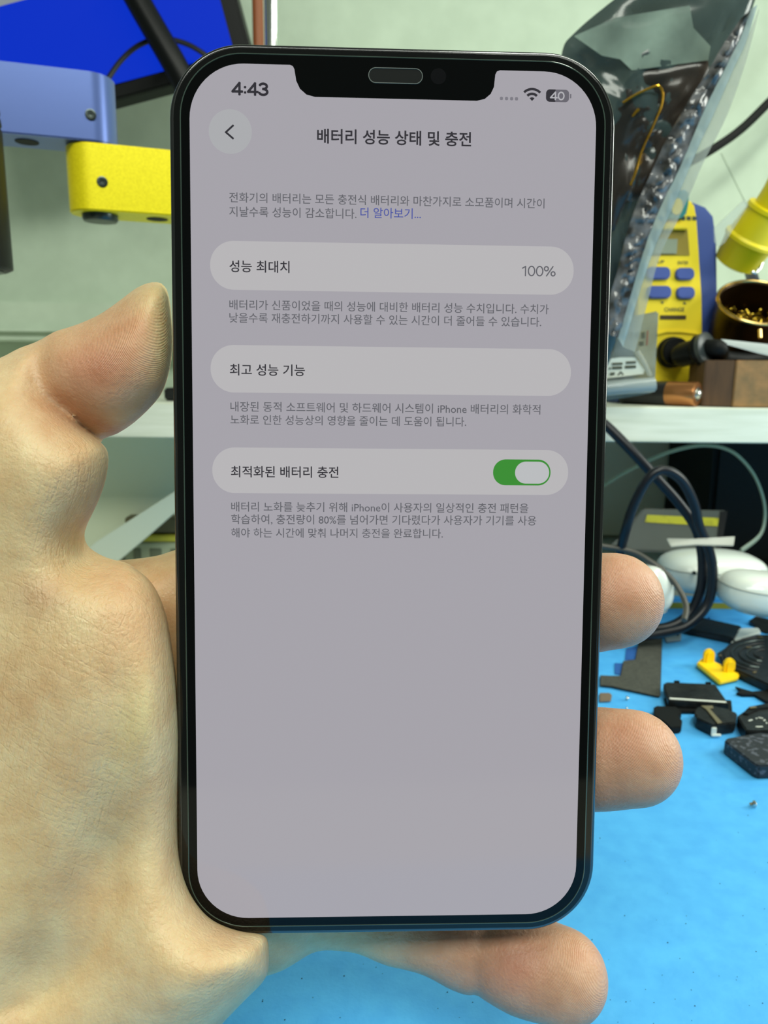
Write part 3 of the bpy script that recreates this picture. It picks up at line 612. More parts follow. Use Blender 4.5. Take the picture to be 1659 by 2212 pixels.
# black barrel at the frame's edge
c = on(-78, 583, VP(0.33, 0)); ct = on(-66, 135, VP(0.33, 0)); hz = ct.z - c.z
ba = thing('microscope_barrel', (c.x, c.y, c.z), 'upright black barrel with grooved top beside the blue arm', 'microscope')
r = 0.0192; prof = [(r * .9, 0), (r, 0.001)]
for k, q in enumerate((0.72, 0.775, 0.83)): prof += [(r * (1 - .01 * k), hz * q - 0.0012), (r * .94, hz * q - 0.0009), (r * .94, hz * q + 0.0009), (r * (1 - .012 * k), hz * q + 0.0012)]
prof += [(r * .93, hz * .90), (r * .80, hz * .96), (r * .5, hz * .99), (0.001, hz)]
b = NB(); lathe(b, c, (0, 0, 1), prof, 40); ob('barrel', b, M['black'], ba)
b = NB(); lathe(b, c - Vector((0, 0, 0.001)), (0, 0, 1), [(r * .7, 0), (r * .8, 0.0005), (r * .8, 0.002)], 32); ob('lens_ring', b, M['dsteel'], ba)
# posts behind the phone's top edge
def post(name, xa, xb, Y, m, label, ybot=260):
    r_ = (on(xb, 50, VP(Y)) - on(xa, 50, VP(Y))).length / 2; p0 = on((xa + xb) / 2 + 0.5, 50, VP(Y)); b = NB()
    lathe(b, Vector((p0.x, p0.y, ZS + 0.001)), (0, 0, 1), [(r_ * 1.6, 0), (r_ * 1.6, 0.003), (r_, 0.004), (r_, 0.42), (r_ * .9, 0.421)], 24); return ob(name, b, m, None, label, 'post')
post('copper_post', 545, 569, 0.60, M['copper'], 'slim copper-brown post standing beside the chrome post')
post('chrome_post', 571, 603, 0.575, M['chrome'], 'slim chrome post standing behind the top of the phone')
# bits on the shelf beside the thumb
sp1 = VP(0.46)
b = NB(); p = on(372, 858, sp1); box(b, (p.x + 0.02, 0.475, ZS + 0.0042), (0.05, 0.03, 0.0075), bev=0.001); ob('dark_case', b, M['chip'], None, 'small dark flat case lying on the shelf by the thumb', 'case')
b = NB(); box(b, (p.x + 0.022, 0.478, ZS + 0.0125), (0.042, 0.024, 0.008), bev=0.001); ob('white_box', b, M['white'], None, 'small white box on top of the dark flat case', 'box')
# under the shelf, seen through the gap between thumb and palm
pb_ = VP(0.47, 300, 12, 0)
slab('leaning_panel', [(150, 1225), (205, 1172), (392, 1052), (470, 1000), (470, 1040), (392, 1095), (330, 1150), (245, 1222)], VP(0.470, 300), 0.003, mat('pale_acrylic', (196, 208, 194), 0.4), None, 0.0005, label='pale acrylic panel leaning diagonally under the shelf behind the palm', cat='panel')
q0 = on(300, 1166, VP(0.488)); q1 = on(300, 1172, VP(0.488)); q2 = on(300, 1157, VP(0.488)); q3 = on(300, 1120, VP(0.488))
kb = thing('parts_tray', (q0.x + 0.04, 0.494, 0.0005), 'grey-green divided parts tray under the shelf behind the palm', 'tray')
b = NB(); box(b, (q0.x + 0.04, 0.496, (q1.z + 0.0005) / 2), (0.12, 0.016, q1.z - 0.0005), bev=0.001); ob('tray', b, mat('tray_grey', (150, 160, 134), 0.5), kb)
for i in range(7):
    b = NB(); box(b, (q0.x - 0.014 + i * 0.0125, 0.4878, q1.z - 0.012), (0.005 if i % 2 else 0.008, 0.001, 0.016), bev=0.0004); ob('compartment', b, mat('tray_dark', (96, 104, 84), 0.5), kb)
b = NB(); box(b, (q0.x + 0.04, 0.493, (q1.z + q2.z) / 2 + .0003), (0.12, 0.01, q2.z - q1.z - .0004), bev=0.0008); ob('yellow_ruler', b, mat('ruler_yellow', (176, 172, 56), 0.5), None, 'olive yellow bar lying on the grey-green parts tray', 'ruler')
b = NB(); box(b, (q0.x + 0.045, 0.497, (q3.z + q2.z) / 2 + .0005), (0.11, 0.012, q3.z - q2.z - .001), bev=0.001); ob('olive_box', b, mat('olive_card', (92, 88, 62), 0.6), None, 'small dark olive box on top of the yellow bar', 'box')

# ================================================================== soldering station
sp_pl = VP(0.485, 1450, 3, 5)
st = thing('soldering_station', (on(1455, 850, VP(0.5)).x, 0.50, ZS), 'yellow and blue soldering station with small display and four buttons', 'soldering station')
def sb(y): return on(1450, y, sp_pl).z
slab('housing', [(1330, 868), (1330, 640), (1352, 560), (1395, 470), (1437, 410), (1500, 436), (1526, 446), (1543, 466), (1550, 520), (1555, 868)], (sp_pl[0] - sp_pl[1] * 0.004, sp_pl[1]), 0.075, M['stBlu'], st, 0.002)
slab('front_panel', [(1374, 864), (1374, 604), (1384, 585), (1402, 500), (1432, 408), (1440, 404), (1500, 438), (1506, 470), (1517, 640), (1520, 864)], sp_pl, 0.006, M['stYel'], st, 0.0012)
sf = lambda: None
slab('display_recess', [(1410, 494), (1485, 494), (1490, 552), (1400, 552)], sp_pl, 0.0005, M['lcdf'], st, 0.0001, forward=0.0004)
lc = slab('display', [(1408, 516), (1464, 516), (1462, 548), (1400, 548)], sp_pl, 0.0004, M['lcd'], st, 0.0001, forward=0.0012)
slab('display_hood', [(1410, 490), (1425, 483), (1450, 480), (1475, 484), (1487, 491), (1487, 495), (1410, 495)], sp_pl, 0.003, M['stYel'], st, 0.0006, forward=0.0035)
for a in ((1397, 576, 1449, 603), (1461, 578, 1501, 604), (1399, 617, 1451, 644), (1463, 619, 1502, 645)):
    slab('button', pillpx(*a, n=6, r=11), sp_pl, 0.003, M['btn'], st, 0.0006, forward=0.0025)
for s, x0, x1, yb, hh in (('UP', 1421, 1435, 569, 7), ('ENTER', 1464, 1487, 571, 7), ('CHANGE', 1435, 1478, 673, 9)):
    text_px('printed_word', s, M['ink'], st, sp_pl, x0, x1, yb, hh, 0.0003, 0.01)
slab('arrow_mark', [(1427, 651), (1435, 651), (1431, 657)], sp_pl, 0.0002, M['ink'], st, forward=0.0003); slab('arrow_mark', [(1475, 657), (1483, 657), (1479, 651)], sp_pl, 0.0002, M['ink'], st, forward=0.0003)
slab('card_slot', [(1426, 681), (1482, 681), (1482, 690), (1426, 690)], sp_pl, 0.0003, mat('slot_dark', (60, 46, 8), 0.6), st, forward=0.0003)
for i, x in enumerate(range(1424, 1497, 12)): slab('printed_word', [(x, 467), (x + 9, 468), (x + 8, 476), (x - 1, 475)], sp_pl, 0.0002, M['ink'], st, forward=0.0003)
slab('panel_ridge', [(1420, 718), (1440, 713), (1470, 713), (1515, 720), (1515, 724), (1470, 719), (1440, 719), (1420, 724)], sp_pl, 0.002, M['stYel'], st, 0.0003, forward=0.0012)
gs = slab('round_sticker', [(1448, 418), (1460, 412), (1480, 410), (1488, 417), (1487, 440), (1482, 462), (1472, 471), (1440, 472), (1443, 448)], sp_pl, 0.0005, M['green'], st, forward=0.0025, label='teal green sticker with yellow oval')
slab('oval', oval(1463, 446, 12, 18, 24, 8), sp_pl, 0.0003, M['stYel'], gs, forward=0.003)
slab('side_sticker', oval(1384, 576, 13, 26, 20, 5), sp_pl, 0.0005, mat('teal', (34, 128, 104), 0.4), st, forward=0.0012)
# round connector and plug with cable
cp = on(1449, 762, sp_pl); nn = sp_pl[1]
b = NB(); lathe(b, cp, nn, [(0.0098, 0), (0.0098, 0.003), (0.0088, 0.004), (0.0088, 0.008), (0.0078, 0.0088), (0.001, 0.0088)], 32); ob('round_socket', b, M['black'], st)
pl_ = thing('iron_plug', cp + nn * 0.01, 'black round cable plug hanging from the front of the soldering station', 'plug')
a0 = on(1462, 770, (cp + nn * 0.012, nn)); a1 = on(1507, 758, (cp + nn * 0.024, nn)); ax = (a1 - a0)
b = NB(); lathe(b, a0, ax, [(0.0062, 0), (0.0075, 0.004), (0.0075, 0.013), (0.0095, 0.015), (0.0095, 0.019), (0.0085, 0.021), (0.0045, 0.022)], 28); ob('plug_body', b, M['black'], pl_)
b = NB(); lathe(b, a0 + ax.normalized() * 0.0208, ax, [(0.0095, -0.003), (0.0100, 0), (0.0080, 0.0009), (0.004, 0.001)], 28); ob('collar', b, mat('grey_collar', (56, 62, 62), 0.35), pl_)
b = NB(); e_ = a0 + ax.normalized() * 0.021; tube(b, [e_, e_ + ax.normalized() * 0.008 + Vector((0, 0, -0.002)), on(1560, 770, VP(.465)), on(1605, 775, VP(.47)), on(1680, 770, VP(.48)), on(1760, 800, VP(.5))], [0.0052, 0.0032], 12); ob('cable_boot', b, M['blackm'], pl_)

# ================================================================== iron holder, iron, tin
hv = VP(0.50, 1600)
p0 = on(1584, 574, hv); p1 = on(1657, 400, hv); L0 = (p1 - p0).length; ax = (p1 - p0 + Vector((0, -0.60 * L0, 0))).normalized(); q = 0.50 / FPX
ih = thing('iron_holder', (p0.x, p0.y, ZS), 'yellow funnel iron holder leaning over the brass tin', 'holder')
b = NB(); lathe(b, p0, ax, [(0.3 * q, 0 * q), (30 * q, 0 * q), (42 * q, 5 * q), (49 * q, 50 * q), (53 * q, 55 * q), (53 * q, 61 * q), (47 * q, 66 * q), (41 * q, 112 * q), (44 * q, 116 * q), (43 * q, 123 * q), (34 * q, 125 * q)], 40); ob('funnel', b, M['olive'], ih)
b = NB(); lathe(b, p0, ax, [(33 * q, 116 * q), (33 * q, 150 * q), (37 * q, 192 * q), (22 * q, 194 * q)], 32); ob('sleeve', b, M['olive'], ih)
b = NB(); tube(b, [p0 + ax * 20 * q + Vector((0.012, 0.01, -0.004)), on(1625, 600, VP(.525)), on(1640, 640, VP(.53)), on(1680, 700, VP(.54)), Vector((on(1690, 800, VP(.54)).x, 0.54, ZS + 0.002))], 0.004, 10); ob('stand', b, M['navy'], ih)
b = NB(); zz = ZS + 0.003; box(b, (on(1640, 850, VP(.54)).x + .03, 0.552, zz), (0.05, 0.05, 0.005), bev=0.001); ob('base', b, M['navy'], ih)
b = NB(); wq = VP(.49); tube(b, [on(x, y, wq) for x, y in ((1646, 525), (1640, 545), (1628, 560), (1622, 580), (1630, 590), (1640, 582), (1648, 560))], 0.0009, 8); ob('wire_hook', b, M['steel'], ih)
io = thing('soldering_iron', p0 + ax * 190 * q, 'blue-handled soldering iron resting in the yellow holder', 'soldering iron')
b = NB(); lathe(b, p0, ax, [(20 * q, 192 * q), (24 * q, 200 * q), (30 * q, 210 * q), (33 * q, 225 * q), (30 * q, 300 * q), (28 * q, 420 * q), (14 * q, 440 * q)], 32); ob('handle', b, M['hblue'], io)
b = NB(); lathe(b, p0, ax, [(26 * q, 178 * q), (31 * q, 184 * q), (31 * q, 198 * q), (20 * q, 203 * q)], 32); ob('grip_collar', b, M['black'], io)
slab('clear_tab', [(1542, 492), (1602, 436), (1608, 432), (1616, 438), (1615, 446), (1566, 524), (1552, 534), (1543, 522)], VP(0.462, 1580), 0.0006, M['clear2'], None, 0.0002, label='clear plastic tab standing in front of the yellow holder', cat='tab')
# brass wool tin, tipped toward the viewer
tc_ = on(1636, 658, VP(0.475, 1636)); tax = Vector((-0.06, -0.60, 0.78)).normalized(); qr = 0.475 / FPX; TR = 82 * qr
tn = thing('brass_wool_tin', (tc_.x, tc_.y + 0.02, ZS), 'gold-rimmed round tin tilted to show curled brass wool', 'tin')
b = NB(); lathe(b, tc_, tax, [(TR * .93, -0.034), (TR * .96, -0.004), (TR * .985, 0), (TR, 0.0008), (TR * 1.0, 0.0016), (TR * .96, 0.002), (TR * .92, 0.0008), (TR * .90, -0.02), (0.001, -0.021)], 48, cap=(True, False)); ob('tin_body', b, M['goldin'], tn)
b = NB(); ex_, ey_, ez_ = frame(tax); ringp = [tc_ + ez_ * 0.0018 + ex_ * (TR * .975 * math.cos(t)) + ey_ * (TR * .975 * math.sin(t)) for t in [2 * math.pi * k / 48 for k in range(49)]]
tube(b, ringp, 0.0011, 10, smooth=False, cap=False); ob('rim', b, M['gold'], tn)
b = NB()
for k in range(70):
    a = random.uniform(0, 2 * math.pi); rr = TR * .8 * math.sqrt(random.random()); cc = tc_ + ex_ * rr * math.cos(a) + ey_ * rr * math.sin(a) + ez_ * random.uniform(-0.019, -0.012) 
    s_ = random.uniform(0.0012, 0.0026); a0_ = random.uniform(0, 6)
    f1 = Vector((random.uniform(-1, 1), random.uniform(-1, 1), random.uniform(-1, 1))).normalized(); xx, yy, zz_ = frame(f1)
    tube(b, [cc + xx * s_ * math.cos(a0_ + t * 1.1) + yy * s_ * math.sin(a0_ + t * 1.1) + zz_ * t * 0.0004 for t in range(8)], 0.00022, 4, 2)
ob('brass_wool', b, M['brass'], tn, kind='stuff')
b = NB(); tube(b, [on(1641, 712, VP(.455)), on(1642, 730, VP(.453))], 0.0011, 8, smooth=False); ob('rim_lug', b, M['gold'], tn)

# ================================================================== blocks, sheet, battery, pouch on the shelf edge
bk = thing('copper_block', (on(1600, 870, VP(.45)).x, .455, ZS), 'mottled copper-brown block with a dark left side, on the shelf edge', 'block')
xl, xm, xrr = on(1508, 800, VP(.462)).x, on(1586, 800, VP(.445)).x, on(1800, 800, VP(.45)).x; zt_ = on(1600, 779, VP(.445)).z
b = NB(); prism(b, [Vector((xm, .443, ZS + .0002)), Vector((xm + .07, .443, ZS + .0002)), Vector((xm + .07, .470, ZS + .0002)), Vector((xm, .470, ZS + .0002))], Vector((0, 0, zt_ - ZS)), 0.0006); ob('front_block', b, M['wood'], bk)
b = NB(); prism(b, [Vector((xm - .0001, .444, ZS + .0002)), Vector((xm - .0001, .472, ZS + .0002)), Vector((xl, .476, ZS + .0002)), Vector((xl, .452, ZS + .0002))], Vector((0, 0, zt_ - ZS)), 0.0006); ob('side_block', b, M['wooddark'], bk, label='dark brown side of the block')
b = NB(); prism(b, [on(x, y, VP(d_)) for x, y, d_ in ((1558, 737, .452), (1700, 752, .452), (1700, 777, .446), (1640, 764, .446), (1572, 745, .45))], Vector((0, 0.0004, 0.0012))); ob('grey_sheet', b, M['paper'], None, 'thin pointed grey sheet lying over the copper-brown block', 'sheet')
br_ = 0.00725; bc = Vector((on(1507, 848, VP(.4475)).x, .4475, ZS + br_ + .0002)); bax = Vector((-0.72, 0.70, 0)).normalized()
bt = thing('battery', (bc.x, bc.y, ZS), 'copper-topped black cylindrical battery lying on the shelf edge', 'battery')
b = NB(); lathe(b, bc, bax, [(br_ * .55, -0.0002), (br_ * .97, 0), (br_, 0.0005), (br_, 0.0178)], 40, cap=(False, True)); ob('copper_sleeve', b, M['batcop'], bt)
b = NB(); lathe(b, bc, bax, [(br_ * .999, 0.0176), (br_ * 1.002, 0.0178), (br_, 0.047), (br_ * .9, 0.0480)], 40); ob('black_sleeve', b, M['batblk'], bt)
b = NB(); lathe(b, bc, -bax, [(br_ * .56, -0.0004), (br_ * .60, 0.0003), (br_ * .40, 0.0005), (br_ * .36, 0.0018), (br_ * .2, 0.0023), (0.0001, 0.0024)], 32); ob('terminal', b, M['steel'], bt)
# clear label pouch
pp_ = VP(0.436, 1360, 0, 4)
po = thing('label_pouch', (on(1360, 862, pp_).x, .436, ZS), 'clear plastic pouch with white printed label, leaning against the phone side of the shelf', 'pouch')
slab('pouch_film', [(1285, 700), (1330, 690), (1424, 671), (1419, 760), (1416, 828), (1424, 836), (1412, 848), (1370, 856), (1310, 866), (1285, 868)], pp_, 0.004, clearmat('pouch_film', (150, 160, 154), 0.66, 0.18, 0.25, 120, c2=(120, 130, 124)), po, 0.001)
lb = slab('label', [(1285, 779), (1340, 772), (1372, 772), (1392, 800), (1390, 808), (1340, 814), (1285, 820)], pp_, 0.0004, M['label'], po, forward=0.0006)
for x0, x1, y0, y1 in ((1322, 1345, 783, 788), (1352, 1374, 780, 785), (1316, 1319, 793, 798), (1322, 1344, 791, 797), (1350, 1374, 789, 795), (1318, 1328, 804, 810)):
    slab('printed_word', [(x0, y0 + 1), (x1, y0), (x1, y1), (x0, y1 + 1)], pp_, 0.0001, M['ink'], lb, forward=0.0009)
slab('printed_mark', [(1334, 810), (1341, 801), (1348, 809), (1345, 810), (1341, 805), (1337, 811)], pp_, 0.0001, M['ink'], lb, forward=0.0009)
for x in (1360, 1373, 1386): slab('printed_word', [(x, 718), (x + 7, 717), (x + 7, 730), (x, 731)], pp_, 0.0001, M['ink'], po, forward=0.0005)
slab('printed_word', [(1381, 738), (1391, 737), (1390, 746), (1382, 747)], pp_, 0.0001, M['ink'], po, forward=0.0005)
slab('red_stripe', [(1398, 714), (1401, 714), (1399, 746), (1396, 746)], pp_, 0.0001, mat('dull_red', (130, 80, 66), 0.5), po, forward=0.0005)
b = NB(); tube(b, [on(1285, 842, (pp_[0] + pp_[1] * .004, pp_[1])), on(1350, 836, (pp_[0] + pp_[1] * .004, pp_[1])), on(1412, 831, (pp_[0] + pp_[1] * .003, pp_[1]))], 0.0042, 14, 4); ob('folded_hem', b, clearmat('hem_film', (160, 172, 172), 0.8, 0.14), po)
b = NB(); tube(b, [on(1376, 760, (pp_[0] + pp_[1] * .002, pp_[1])), on(1392, 785, (pp_[0] + pp_[1] * .003, pp_[1])), on(1404, 812, (pp_[0] + pp_[1] * .002, pp_[1]))], [0.0016, 0.0012], 8, 4); ob('crease', b, M['clear'], po)

# ================================================================== big film bag
bp_ = VP(0.415, 1400, -6, -10)
bg = thing('film_bag', on(1340, 860, bp_), 'large smoky plastic bag with a crinkled silver seam, leaning behind the phone', 'bag')
def puff(name, poly, plane, th, m, parent, amp, nfreq, forward=0.0, N=46, edge=0.3, **k):   # pillow-like film body: both faces bulge and wrinkle
    xs = [p[0] for p in poly]; ys = [p[1] for p in poly]; cx, cy = sum(xs) / len(xs), sum(ys) / len(ys); n = plane[1]; b = NB()
    sp = spline([Vector((x, y, 0)) for x, y in poly], 4, True); R_ = 16; rings = {1: [], -1: []}
    for s in (1, -1):
        for j in range(R_ + 1):
            f = 1 - j / R_; row = []
            for v in sp:
                x, y = cx + (v.x - cx) * f, cy + (v.y - cy) * f
                w_ = math.sqrt(max(0, 1 - f ** 2.4)); p = on(x, y, (plane[0] + n * forward, n))
                dsp = th * w_ * s + amp * w_ * mnoise.fractal(p * nfreq, 0.6, 2.1, 4) * (1 if s > 0 else .4)
                row.append(b.verts.new(p + n * dsp))
            rings[s].append(row)
        for a, c in zip(rings[s], rings[s][1:]):
            for i in range(len(sp)): 
                try: b.faces.new((a[i], a[(i + 1) % len(sp)], c[(i + 1) % len(sp)], c[i]))
                except ValueError: pass
    bmesh.ops.remove_doubles(b, verts=b.verts, dist=1e-6)
    return ob(name, b, m, parent, angle=80, **k)
bagpoly = [(1215, 108), (1240, 72), (1300, 20), (1370, -30), (1480, -80), (1640, -90), (1628, 10), (1600, 70), (1545, 190), (1480, 330), (1430, 440), (1380, 560), (1345, 680), (1322, 770), (1290, 790), (1240, 600), (1215, 400), (1208, 200)]
puff('bag_film', bagpoly, bp_, 0.007, M['smoke'], bg, 0.006, 28)
bf = (bp_[0] + bp_[1] * 0.0085, bp_[1])
slab('painted_sheen', [(1240, 78), (1330, 38), (1440, 20), (1490, 12), (1498, 60), (1535, 100), (1530, 130), (1365, 152), (1340, 128), (1300, 120)], bf, 0.0004, clearmat('sheen_film', (166, 184, 168), 0.72, 0.15, 0.6, 40, c2=(104, 118, 108), nscale=30), bg, forward=0.001, label='pale reflective patch of the bag film')  # paler slab carries the reflection at the bag top as colour
puff('dark_content', [(1368, 158), (1440, 142), (1530, 132), (1500, 220), (1450, 300), (1400, 420), (1352, 440), (1320, 500), (1300, 360), (1330, 230)], bf, 0.003, M['bagdark'], bg, 0.003, 60, forward=-0.001, label='brownish black item inside the bag')
b = NB(); tube(b, [on(x, y, (bf[0] + bf[1] * .004, bf[1])) for x, y in ((1345, 222), (1372, 205), (1400, 192), (1422, 186), (1431, 200), (1429, 225), (1420, 250), (1405, 285), (1385, 330), (1372, 375), (1362, 400))], 0.0006, 8); ob('gold_highlight', b, M['goldglint'], bg, label='gold highlight on the bag modelled as a thin loop')  # curved highlight of the bag, built as a thin gold tube
b = NB(); tube(b, [on(x, y, (bf[0] + bf[1] * .004, bf[1])) for x, y in ((1366, 252), (1373, 243), (1380, 236))], [0.0005, 0.0009], 8); ob('gold_highlight', b, M['goldglint'], bg)
# crinkled seam: a strip of puckered film
def ribbon(name, left, right, plane, m, parent, amp, freq, fwd, rows=110, cols=12, th=0.0006, **k):
    L_ = spline([Vector((x, y, 0)) for x, y in left], 12); R_ = spline([Vector((x, y, 0)) for x, y in right], 12); b = NB(); g = []; n = plane[1]
    for i in range(rows + 1):
        t = i / rows; a = L_[min(len(L_) - 1, int(t * (len(L_) - 1)))].lerp(L_[min(len(L_) - 1, int(t * (len(L_) - 1)) + 1)], (t * (len(L_) - 1)) % 1); c = R_[min(len(R_) - 1, int(t * (len(R_) - 1)))].lerp(R_[min(len(R_) - 1, int(t * (len(R_) - 1)) + 1)], (t * (len(R_) - 1)) % 1)
        row = []
        for j in range(cols + 1):
            v = a.lerp(c, j / cols); p = on(v.x, v.y, (plane[0] + n * fwd, n)); q_ = abs(mnoise.noise(p * freq)) + 0.5 * abs(mnoise.noise(p * freq * 2.3 + Vector((5, 1, 2))))
            row.append(b.verts.new(p + n * (amp * q_ * (1.2 - abs(2 * j / cols - 1)))))
        g.append(row)
    g2 = [[b.verts.new(v.co - n * th) for v in row] for row in g]
    for G_ in (g, g2):
        for i in range(rows):
            for j in range(cols): b.faces.new((G_[i][j], G_[i][j + 1], G_[i + 1][j + 1], G_[i + 1][j]))
    for i in range(rows):
        b.faces.new((g[i][0], g[i + 1][0], g2[i + 1][0], g2[i][0])); b.faces.new((g[i][cols], g[i + 1][cols], g2[i + 1][cols], g2[i][cols]))
    for j in range(cols): b.faces.new((g[0][j], g[0][j + 1], g2[0][j + 1], g2[0][j])); b.faces.new((g[rows][j], g[rows][j + 1], g2[rows][j + 1], g2[rows][j]))
    return ob(name, b, m, parent, angle=60, **k)
ribbon('crinkled_seam', [(1600, 40), (1560, 100), (1525, 160), (1480, 230), (1440, 300), (1408, 370), (1380, 430), (1355, 500), (1335, 580), (1318, 640), (1310, 720)], [(1622, 20), (1600, 80), (1570, 140), (1525, 230), (1495, 300), (1465, 370), (1435, 430), (1405, 500), (1385, 560), (1362, 640), (1338, 730)], bf, M['crinkle'], bg, 0.0055, 190, 0.007, label='crinkled silvery seam of the bag')
ribbon('seam_edge', [(1622, 20), (1600, 80), (1570, 140), (1525, 230), (1495, 300), (1465, 370), (1435, 430), (1405, 500), (1385, 560), (1362, 640), (1335, 730)], [(1636, 10), (1612, 90), (1584, 150), (1545, 240), (1512, 310), (1478, 390), (1448, 460), (1420, 520), (1398, 580), (1376, 650), (1346, 750)], bf, clearmat('edge_film', (170, 186, 184), 0.75, 0.15, 0.4, 300), bg, 0.0012, 120, 0.0075, cols=4, label='clear milky edge beside the seam')
ribbon('side_flap', [(1612, 90), (1584, 150), (1545, 240), (1512, 310), (1478, 390), (1448, 460), (1420, 520), (1398, 580), (1376, 650), (1346, 750)], [(1640, 20), (1612, 130), (1570, 250), (1520, 350), (1490, 420), (1462, 480), (1440, 520), (1420, 570), (1402, 640), (1372, 760)], bf, M['clear'], bg, 0.0006, 60, 0.006, cols=4)
# black cable on the wall, part seen through the flap
b = NB(); cwl = 0.66; tube(b, [on(x, y, VP(cwl)) for x, y in ((1440, 368), (1485, 352), (1540, 322), (1600, 280), (1660, 222), (1740, 140), (1800, 40))], 0.0036, 10); ob('wall_cable', b, M['blackm'], None, 'black cable curving up the wall beside the film bag', 'cable')

# ================================================================== under the shelf, right
b = NB(); p = on(1545, 1080, VP(0.60)); box(b, (p.x + 0.10, 0.635, 0.0565), (0.22, 0.10, 0.11), bev=0.004); ob('black_box', b, M['blackm'], None, 'large black box standing deep under the shelf', 'box')
vs = VP(0.575)
b = NB(); tube(b, [on(x, y, VP(Yq)) for x, y, Yq in ((1240, 1100, .56), (1310, 1045, .56), (1380, 1005, .555), (1450, 975, .55), (1520, 962, .545), (1580, 975, .54), (1625, 1020, .535), (1648, 1075, .53), (1652, 1120, .525), (1640, 1158, .52), (1600, 1190, .515))], 0.0032, 10, flat=0.35); ob('plastic_strap', b, M['strap'], None, 'pale translucent strap arching in front of the black box under the shelf', 'strap')
dk = thing('dark_film_pouch', G(1480, 1215, 0), 'dark translucent pouch with a yellow label strip under the shelf', 'pouch')
pd = VP(0.51, 1470, 0, 22)
slab('pouch_film', [(1310, 1185), (1340, 1160), (1390, 1098), (1570, 1102), (1560, 1150), (1552, 1192), (1425, 1192), (1355, 1190)], pd, 0.004, clearmat('grey_film', (92, 98, 92), 0.8, 0.3, 0.2, 80), dk, 0.001)
slab('label_strip', [(1398, 1112), (1553, 1119), (1550, 1137), (1393, 1128)], pd, 0.0003, M['yellab'], dk, forward=0.0006, label='yellow printed strip')
slab('dark_seam', [(1556, 1104), (1572, 1104), (1556, 1192), (1546, 1192)], pd, 0.0005, M['blackm'], dk, forward=0.0006)
def heap_sheet(name, pts, Y, h, m, label, cat):
    return slab(name, pts, VP(Y, pts[0][0], 0, 50), h, m, None, 0.0003, label=label, cat=cat)
heap_sheet('clear_strip', [(1440, 1162), (1500, 1163), (1588, 1158), (1585, 1178), (1500, 1176), (1450, 1180)], .475, 0.0012, M['clear'], 'clear plastic strip lying across the white earbud case', 'strip')
# white glossy charging cases
def case(name, cx, cy, Y, rx, ry, rz, m, label, yaw=0, roll=0):
    c_ = on(cx, cy, VP(Y, cx)); 
    t = thing(name, (c_.x, c_.y, c_.z - rz), label, 'charging case')
    R_ = Matrix.Rotation(math.radians(yaw), 3, 'Z') @ Matrix.Rotation(math.radians(roll), 3, 'Y')
    b = NB(); ellipsoid(b, Vector(c_), rx, ry, rz, R_, 0.72, 40); ob('shell', b, m, t)
    b = NB(); pts = [Vector(c_) + R_ @ Vector((rx * 1.003 * math.copysign(abs(math.cos(a)) ** .72, math.cos(a)) , ry * 1.003 * math.copysign(abs(math.sin(a)) ** .72, math.sin(a)), rz * .30)) * 1.0 for a in [2 * math.pi * k / 60 for k in range(61)]]
    tube(b, [Vector(c_) + (q_ - Vector(c_)) * .985 for q_ in pts], 0.00035, 6, smooth=False, cap=False); ob('lid_seam', b, mat('seam_grey', (150, 156, 148), 0.5), t)
    return t, Vector(c_), R_
c1, cc1, R1 = case('earbud_case', 1536, 1234, .452, .0325, .022, .0130, M['white'], 'white glossy earbud case under the shelf, behind the looped black cables')
b = NB(); lathe(b, on(1500, 1238, VP(.4295)), (0, -1, 0), [(0.0011, -0.001), (0.0011, 0.0004), (0.0007, 0.0005)], 14); ob('status_light', b, M['dsteel'], c1)
for x in (1561, 1568):
    b = NB(); lathe(b, on(x, 1246, VP(.4305)), (0, -1, 0), [(0.0006, -0.001), (0.0006, 0.0003), (0.0003, 0.0003)], 10); ob('pin_hole', b, M['dsteel'], c1)
c2_, cc2, R2 = case('earbud_case', 1652, 1282, .40, .0250, .018, .0120, M['white'], 'nearer white glossy earbud case cut by the edge of the picture', 0, 6)
e1_ = on(1412, 1272, VP(.40, 1412)); eb = thing('earbud', (e1_.x, e1_.y, e1_.z - .014), 'white earbud standing on the mat just behind the upper fingertip', 'earbud')
b = NB(); ellipsoid(b, e1_, .0105, .0095, .0145, Matrix.Rotation(math.radians(-12), 3, 'Y'), 0.9, 32); ob('bud', b, M['white'], eb)
b = NB(); lathe(b, e1_ + Vector((.001, 0, -.0115)), (0.1, 0, -1), [(0.0068, 0), (0.0072, 0.001), (0.005, 0.0024), (0.002, .0026)], 24); ob('foot', b, M['clear'], eb)
# looped black cables
def cab(pts, r, label, m=M['rubber']):
    b = NB(); tube(b, [on(x, y, VP(Y)) if y else Vector((x, Y, ZS + r + .0006)) for x, y, Y in pts], r, 12, 8); return ob('looped_cable', b, m, None, label, 'cable')
cab([(.03, 0, .50), (.07, 0, .475), (.10, 0, .450), (.112, 0, .438), (1272, 893, .4325), (1310, 920, .430), (1365, 975, .424), (1420, 1035, .42), (1465, 1085, .418), (1500, 1135, .416), (1514, 1180, .414), (1518, 1230, .413), (1512, 1280, .412), (1490, 1325, .411), (1450, 1352, .409), (1400, 1357, .410), (1330, 1340, .42), (1260, 1330, .425)], 0.0029, 'long black cable hanging from the shelf edge into a loop on the mat')
cab([(1290, 1262, .44), (1325, 1240, .42), (1348, 1160, .40), (1368, 1095, .396), (1400, 1035, .394), (1432, 1016, .394), (1470, 1035, .396), (1498, 1085, .40), (1510, 1135, .403), (1529, 1180, .404), (1539, 1225, .404), (1537, 1275, .404), (1522, 1315, .403), (1482, 1352, .400), (1440, 1366, .398), (1380, 1376, .395)], 0.0027, 'second black cable arching up and twisted with the long one')
